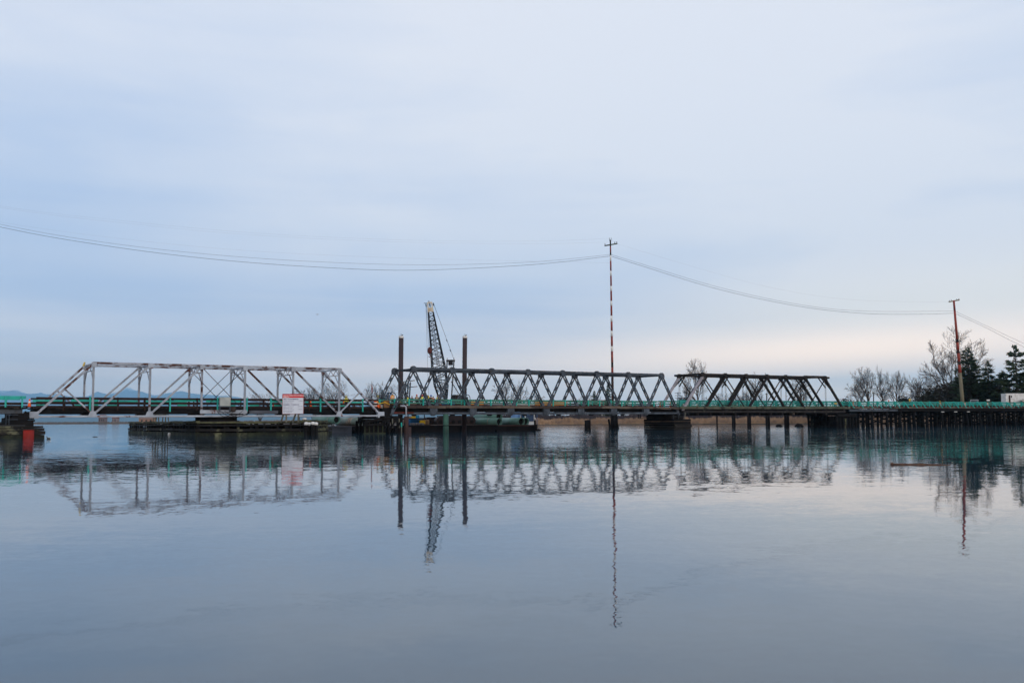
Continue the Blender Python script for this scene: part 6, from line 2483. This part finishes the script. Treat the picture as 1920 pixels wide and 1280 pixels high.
BT = 'bare trees on the far bank'
for a in [
    ('multi', 487, 640, 734, 1.3, 'low bare tree seen through the middle of the white truss', .3),
    ('slim', 560, 600, 728, 1.3, 'thin bare tree just above the notice board', 1.2),
    ('bare_b', 590, 590, 724, 1.1, 'faint bare tree right of the notice board', 2.2),
    ('multi', 624, 560, 712, 1.15, 'wide many-stemmed bare tree inside the right end of the white truss', .4),
    ('multi', 706, 520, 713, 1.25, 'wide bare tree in the gap between the white and grey trusses', 2.0),
    ('bare_a', 727, 520, 722, 1.1, 'bare tree at the left end of the grey truss', 3.0),
    ('bare_c', 944, 420, 706, 1.0, 'tallest bare tree seen through the grey truss, left of its neighbour', .8),
    ('bare_a', 974, 410, 710, .95, 'bare tree seen through the grey truss, right of the tallest one', 1.9),
    ('slim', 1012, 430, 733, 1.3, 'short bare tree above the long amber barrier', .2),
    ('multi', 1100, 440, 737, 1.5, 'low bare thicket tree left of the small conifer', .9),
    ('bare_b', 1310, 380, 669, .80, 'tall bare tree rising above the left end of the timber truss', 1.1),
    ('bare_a', 1288, 390, 712, 1.0, 'bare tree behind the pale timber end post', 2.6),
    ('multi', 1358, 390, 733, 1.5, 'low bare tree behind the second panel of the timber truss', .1),
    ('multi', 1398, 400, 731, 1.4, 'low bare tree behind the third panel of the timber truss', 1.4),
    ('slim', 1412, 420, 697, 1.2, 'faint slim bare tree behind the middle of the timber truss', 2.4),
    ('slim', 1502, 400, 706, 1.5, 'pale slim bare tree behind the right part of the timber truss', .5),
    ('bare_c', 1607, 300, 703, .85, 'leftmost and lowest of the bare trees right of the timber truss', .7),
    ('bare_b', 1632, 298, 685, .95, 'upright bare tree beside the two short dark poles', 1.6),
    ('bare_a', 1654, 296, 682, .95, 'tallest of the bare trees right of the timber truss', 2.9),
    ('bare_b', 1681, 298, 692, .90, 'bare tree right of the tallest of its row', .2),
    ('slim', 1716, 300, 702, 1.1, 'slim bare tree left of the dark shrubs', 1.3),
    ('multi', 1735, 292, 712, 1.15, 'bushy reddish bare tree at the left edge of the dark shrubs', 2.2),
    ('big', 1789, 282, 606, 1.05, 'largest bare tree with wide spreading branches behind the leaning pole', .9),
    ('multi', 1790, 276, 702, 1.1, 'brown leafless thicket tree below the largest bare tree', 1.3),
    ('multi', 1838, 262, 704, 1.1, 'brown leafless thicket tree below the broad conifer', 2.3),
    ('multi', 1868, 270, 706, 1.1, 'low bare tree between the conifers at right', .4),
]:
    tree(*a, group=BT)
for a in [
    ('con_blue', 717, 470, 730, 1.15, 'bluish bushy conifer left of the worker in orange', .2),
    ('con_blue', 601, 620, 736, 1.3, 'faint bluish conifer right of the notice board', 1.0),
    ('con_a', 1115, 430, 732, .9, 'small thin conifer left of the striped pole', .5),
    ('con_slim', 1141, 400, 718, 1.15, 'dark columnar conifer against the striped pole', 1.5),
    ('con_a', 1820, 262, 652, 1.55, 'broad dark conifer just right of the leaning pole', .8),
    ('con_b', 1857, 258, 676, 1.25, 'pointed conifer between the broad one and the right edge', 2.1),
    ('pine', 1910, 250, 648, 1.2, 'dark layered pine at the right edge above the white trailer', 1.2),
    ('con_b', 1884, 262, 694, 1.4, 'shorter conifer behind the white trailer', 2.8),
    ('con_a', 1938, 256, 668, 1.7, 'dense conifer cut by the right edge of the frame', 1.9),
]:
    tree(*a, name='pine_tree' if a[0] == 'pine' else 'conifer_tree', group='conifers on the far bank')
for k, (kind, px, Y, ty, wd, lb) in enumerate([
    ('shrub_a', 1768, 282, 710, 1.2, 'rounded dark evergreen shrub left of the big bare tree'),
    ('shrub_b', 1806, 272, 696, 1.2, 'tall dark shrub mass at the foot of the broad conifer'),
    ('shrub_a', 1843, 266, 700, 1.2, 'dark shrub between the broad and the pointed conifer'),
    ('shrub_b', 1872, 262, 716, 1.2, 'dark shrub left of the white trailer'),
    ('shrub_b', 1745, 292, 732, 1.3, 'low brown shrub behind the yellow road sign'),
    ('shrub_a', 1375, 400, 745, 1.6, 'low dark shrub behind the timber truss deck'),
    ('shrub_b', 1280, 410, 741, 1.3, 'small dark rounded shrub beside the distant pole with crossarms'),
    ('shrub_a', 1587, 310, 742, 1.0, 'small dark shrub just right of the timber truss'),
    ('shrub_b', 1697, 300, 738, 1.2, 'small evergreen shrub at the foot of the bare tree row'),
]):
    tree(kind, px, Y, ty, wd, lb, k * 1.3, 'evergreen_shrub', 'evergreen shrubs on the far bank')


def reeds():
    rnd = random.Random(77)
    mb = MB()
    for k in range(26000):
        px = rnd.uniform(880, 1660) if k % 8 else rnd.uniform(1640, 1960)
        d = shore_d(px) + 1.5 + abs(rnd.gauss(0, 1)) * 5
        p = spot(px, d)
        cl = math.sin(px * .09) * .5 + math.sin(px * .23 + 1) * .35 + math.sin(px * .61 + 2) * .3
        h = rnd.uniform(1.3, 2.3) * (1 if d > shore_d(px) + 3 else .7) * (1 + .22 * cl)
        from_x = rnd.uniform(-.5, .5)
        w_ = rnd.uniform(.05, .13)
        z0 = .3
        mb.add([(p.x - w_, p.y, z0), (p.x + w_, p.y, z0), (p.x + from_x * .5 + w_ * .5, p.y + rnd.uniform(-.2, .2), z0 + h * .6), (p.x + from_x, p.y, z0 + h)], [(0, 1, 2, 3)])
    tag(mb.build('reed_bed', M_REED), 'tan dry reeds along the far bank behind the bridge', 'reeds', kind='stuff')
    mb = MB()
    for k in range(22000):
        px = rnd.uniform(820, 2000)
        d = shore_d(px) + 16 + abs(rnd.gauss(0, 1)) * 14
        p = spot(px, d, 1.2)
        n_ = math.sin(px * .021) + math.sin(px * .057 + 2) * .6 + math.sin(px * .17) * .3
        h = (2.7 + n_ * .5) * rnd.uniform(.55, 1.1)
        lx = rnd.uniform(-.9, .9)
        w_ = rnd.uniform(.05, .16)
        mb.add([(p.x - w_, p.y, p.z), (p.x + w_, p.y, p.z), (p.x + lx + w_ * .5, p.y + rnd.uniform(-.4, .4), p.z + h), (p.x + lx - w_ * .4, p.y, p.z + h * .96)], [(0, 1, 2, 3)])
    tag(mb.build('brush', M_BRUSH), 'low dark leafless brush behind the reeds', 'brush', kind='stuff')
    mb = MB()
    for k in range(9000):
        px = rnd.uniform(-350, 860)
        d = shore_d(px) + 3 + abs(rnd.gauss(0, 1)) * 20
        p = spot(px, d, .2)
        h = rnd.uniform(1.4, 3.2)
        w_ = rnd.uniform(.3, .8)
        mb.add([(p.x - w_, p.y, p.z), (p.x + w_, p.y, p.z), (p.x + rnd.uniform(-.5, .5), p.y, p.z + h)], [(0, 1, 2)])
    tag(mb.build('far_marsh_grass', M_FARLAND), 'brownish marsh grass on the distant left shore', 'grass', kind='stuff')


reeds()


def far_houses():
    spec = [(190, 12, 777, 1240, V4(.17, .13, .13), V4(.20, .08, .07), 'distant barn with a dull red roof on the far left shore'),
            (214, 9, 779, 1235, V4(.24, .20, .20), V4(.16, .07, .06), 'small grey distant house beside the red-roofed barn'),
            (274, 30, 781, 1130, V4(.34, .19, .12), V4(.22, .14, .11), 'long low distant orange-brown shed left of the timber platform'),
            (1125, 46, 749, 430, V4(.36, .34, .33), V4(.33, .25, .24), 'house with a wide pale reddish roof behind the striped pole')]
    for px, wpx, ty, Y, c, rc, lb in spec:
        a, b = at(px - wpx / 2, 785, Y), at(px + wpx / 2, 785, Y)
        zt = at(px, ty, Y).z
        w_, zb = b.x - a.x, 1.3
        ze = zb + (zt - zb) * .62
        cx = (a.x + b.x) / 2
        r = thing('house', lb, 'house', (cx, Y + 5, zb), 'buildings on the far shore')
        MB().box((cx, Y + 5, (zb + ze) / 2), (w_ * .94, 9, ze - zb)).build('wall', mat('wall_%d' % px, c, V4(c[0] * .8, c[1] * .8, c[2] * .8), .3), r)
        mb = MB()
        x0, x1 = cx - w_ / 2, cx + w_ / 2
        y0, y1, ym = Y - .2, Y + 10.2, Y + 5
        mb.add([(x0, y0, ze), (x1, y0, ze), (x1, ym, zt), (x0, ym, zt), (x0, y1, ze), (x1, y1, ze)], [(0, 1, 2, 3), (3, 2, 5, 4), (0, 3, 4), (1, 5, 2), (0, 4, 5, 1)])
        mb.build('roof', mat('roof_%d' % px, rc, V4(rc[0] * .75, rc[1] * .75, rc[2] * .75), .4), r)
        for k in range(3):
            MB().box((cx + (k - 1) * w_ * .28, Y + .48, zb + (ze - zb) * .55), (w_ * .12, .1, (ze - zb) * .4)).build('window', M_DARK, r)


far_houses()


# ------------------------------------------------------------------ haze
def haze():
    m = bpy.data.materials.new('haze_air')
    m.use_nodes = True
    N, L = m.node_tree.nodes, m.node_tree.links
    N.clear()
    out = N.new('ShaderNodeOutputMaterial')
    v = N.new('ShaderNodeVolumePrincipled')
    v.inputs['Color'].default_value = (.44, .76, 1.0, 1)
    v.inputs['Density'].default_value = 4.2e-5
    v.inputs['Anisotropy'].default_value = 0.7
    L.new(v.outputs[0], out.inputs['Volume'])
    mb = MB()
    mb.box((0, 22500, 899), (80000, 45300, 1802))
    tag(mb.build('haze', m), kind='stuff')


haze()
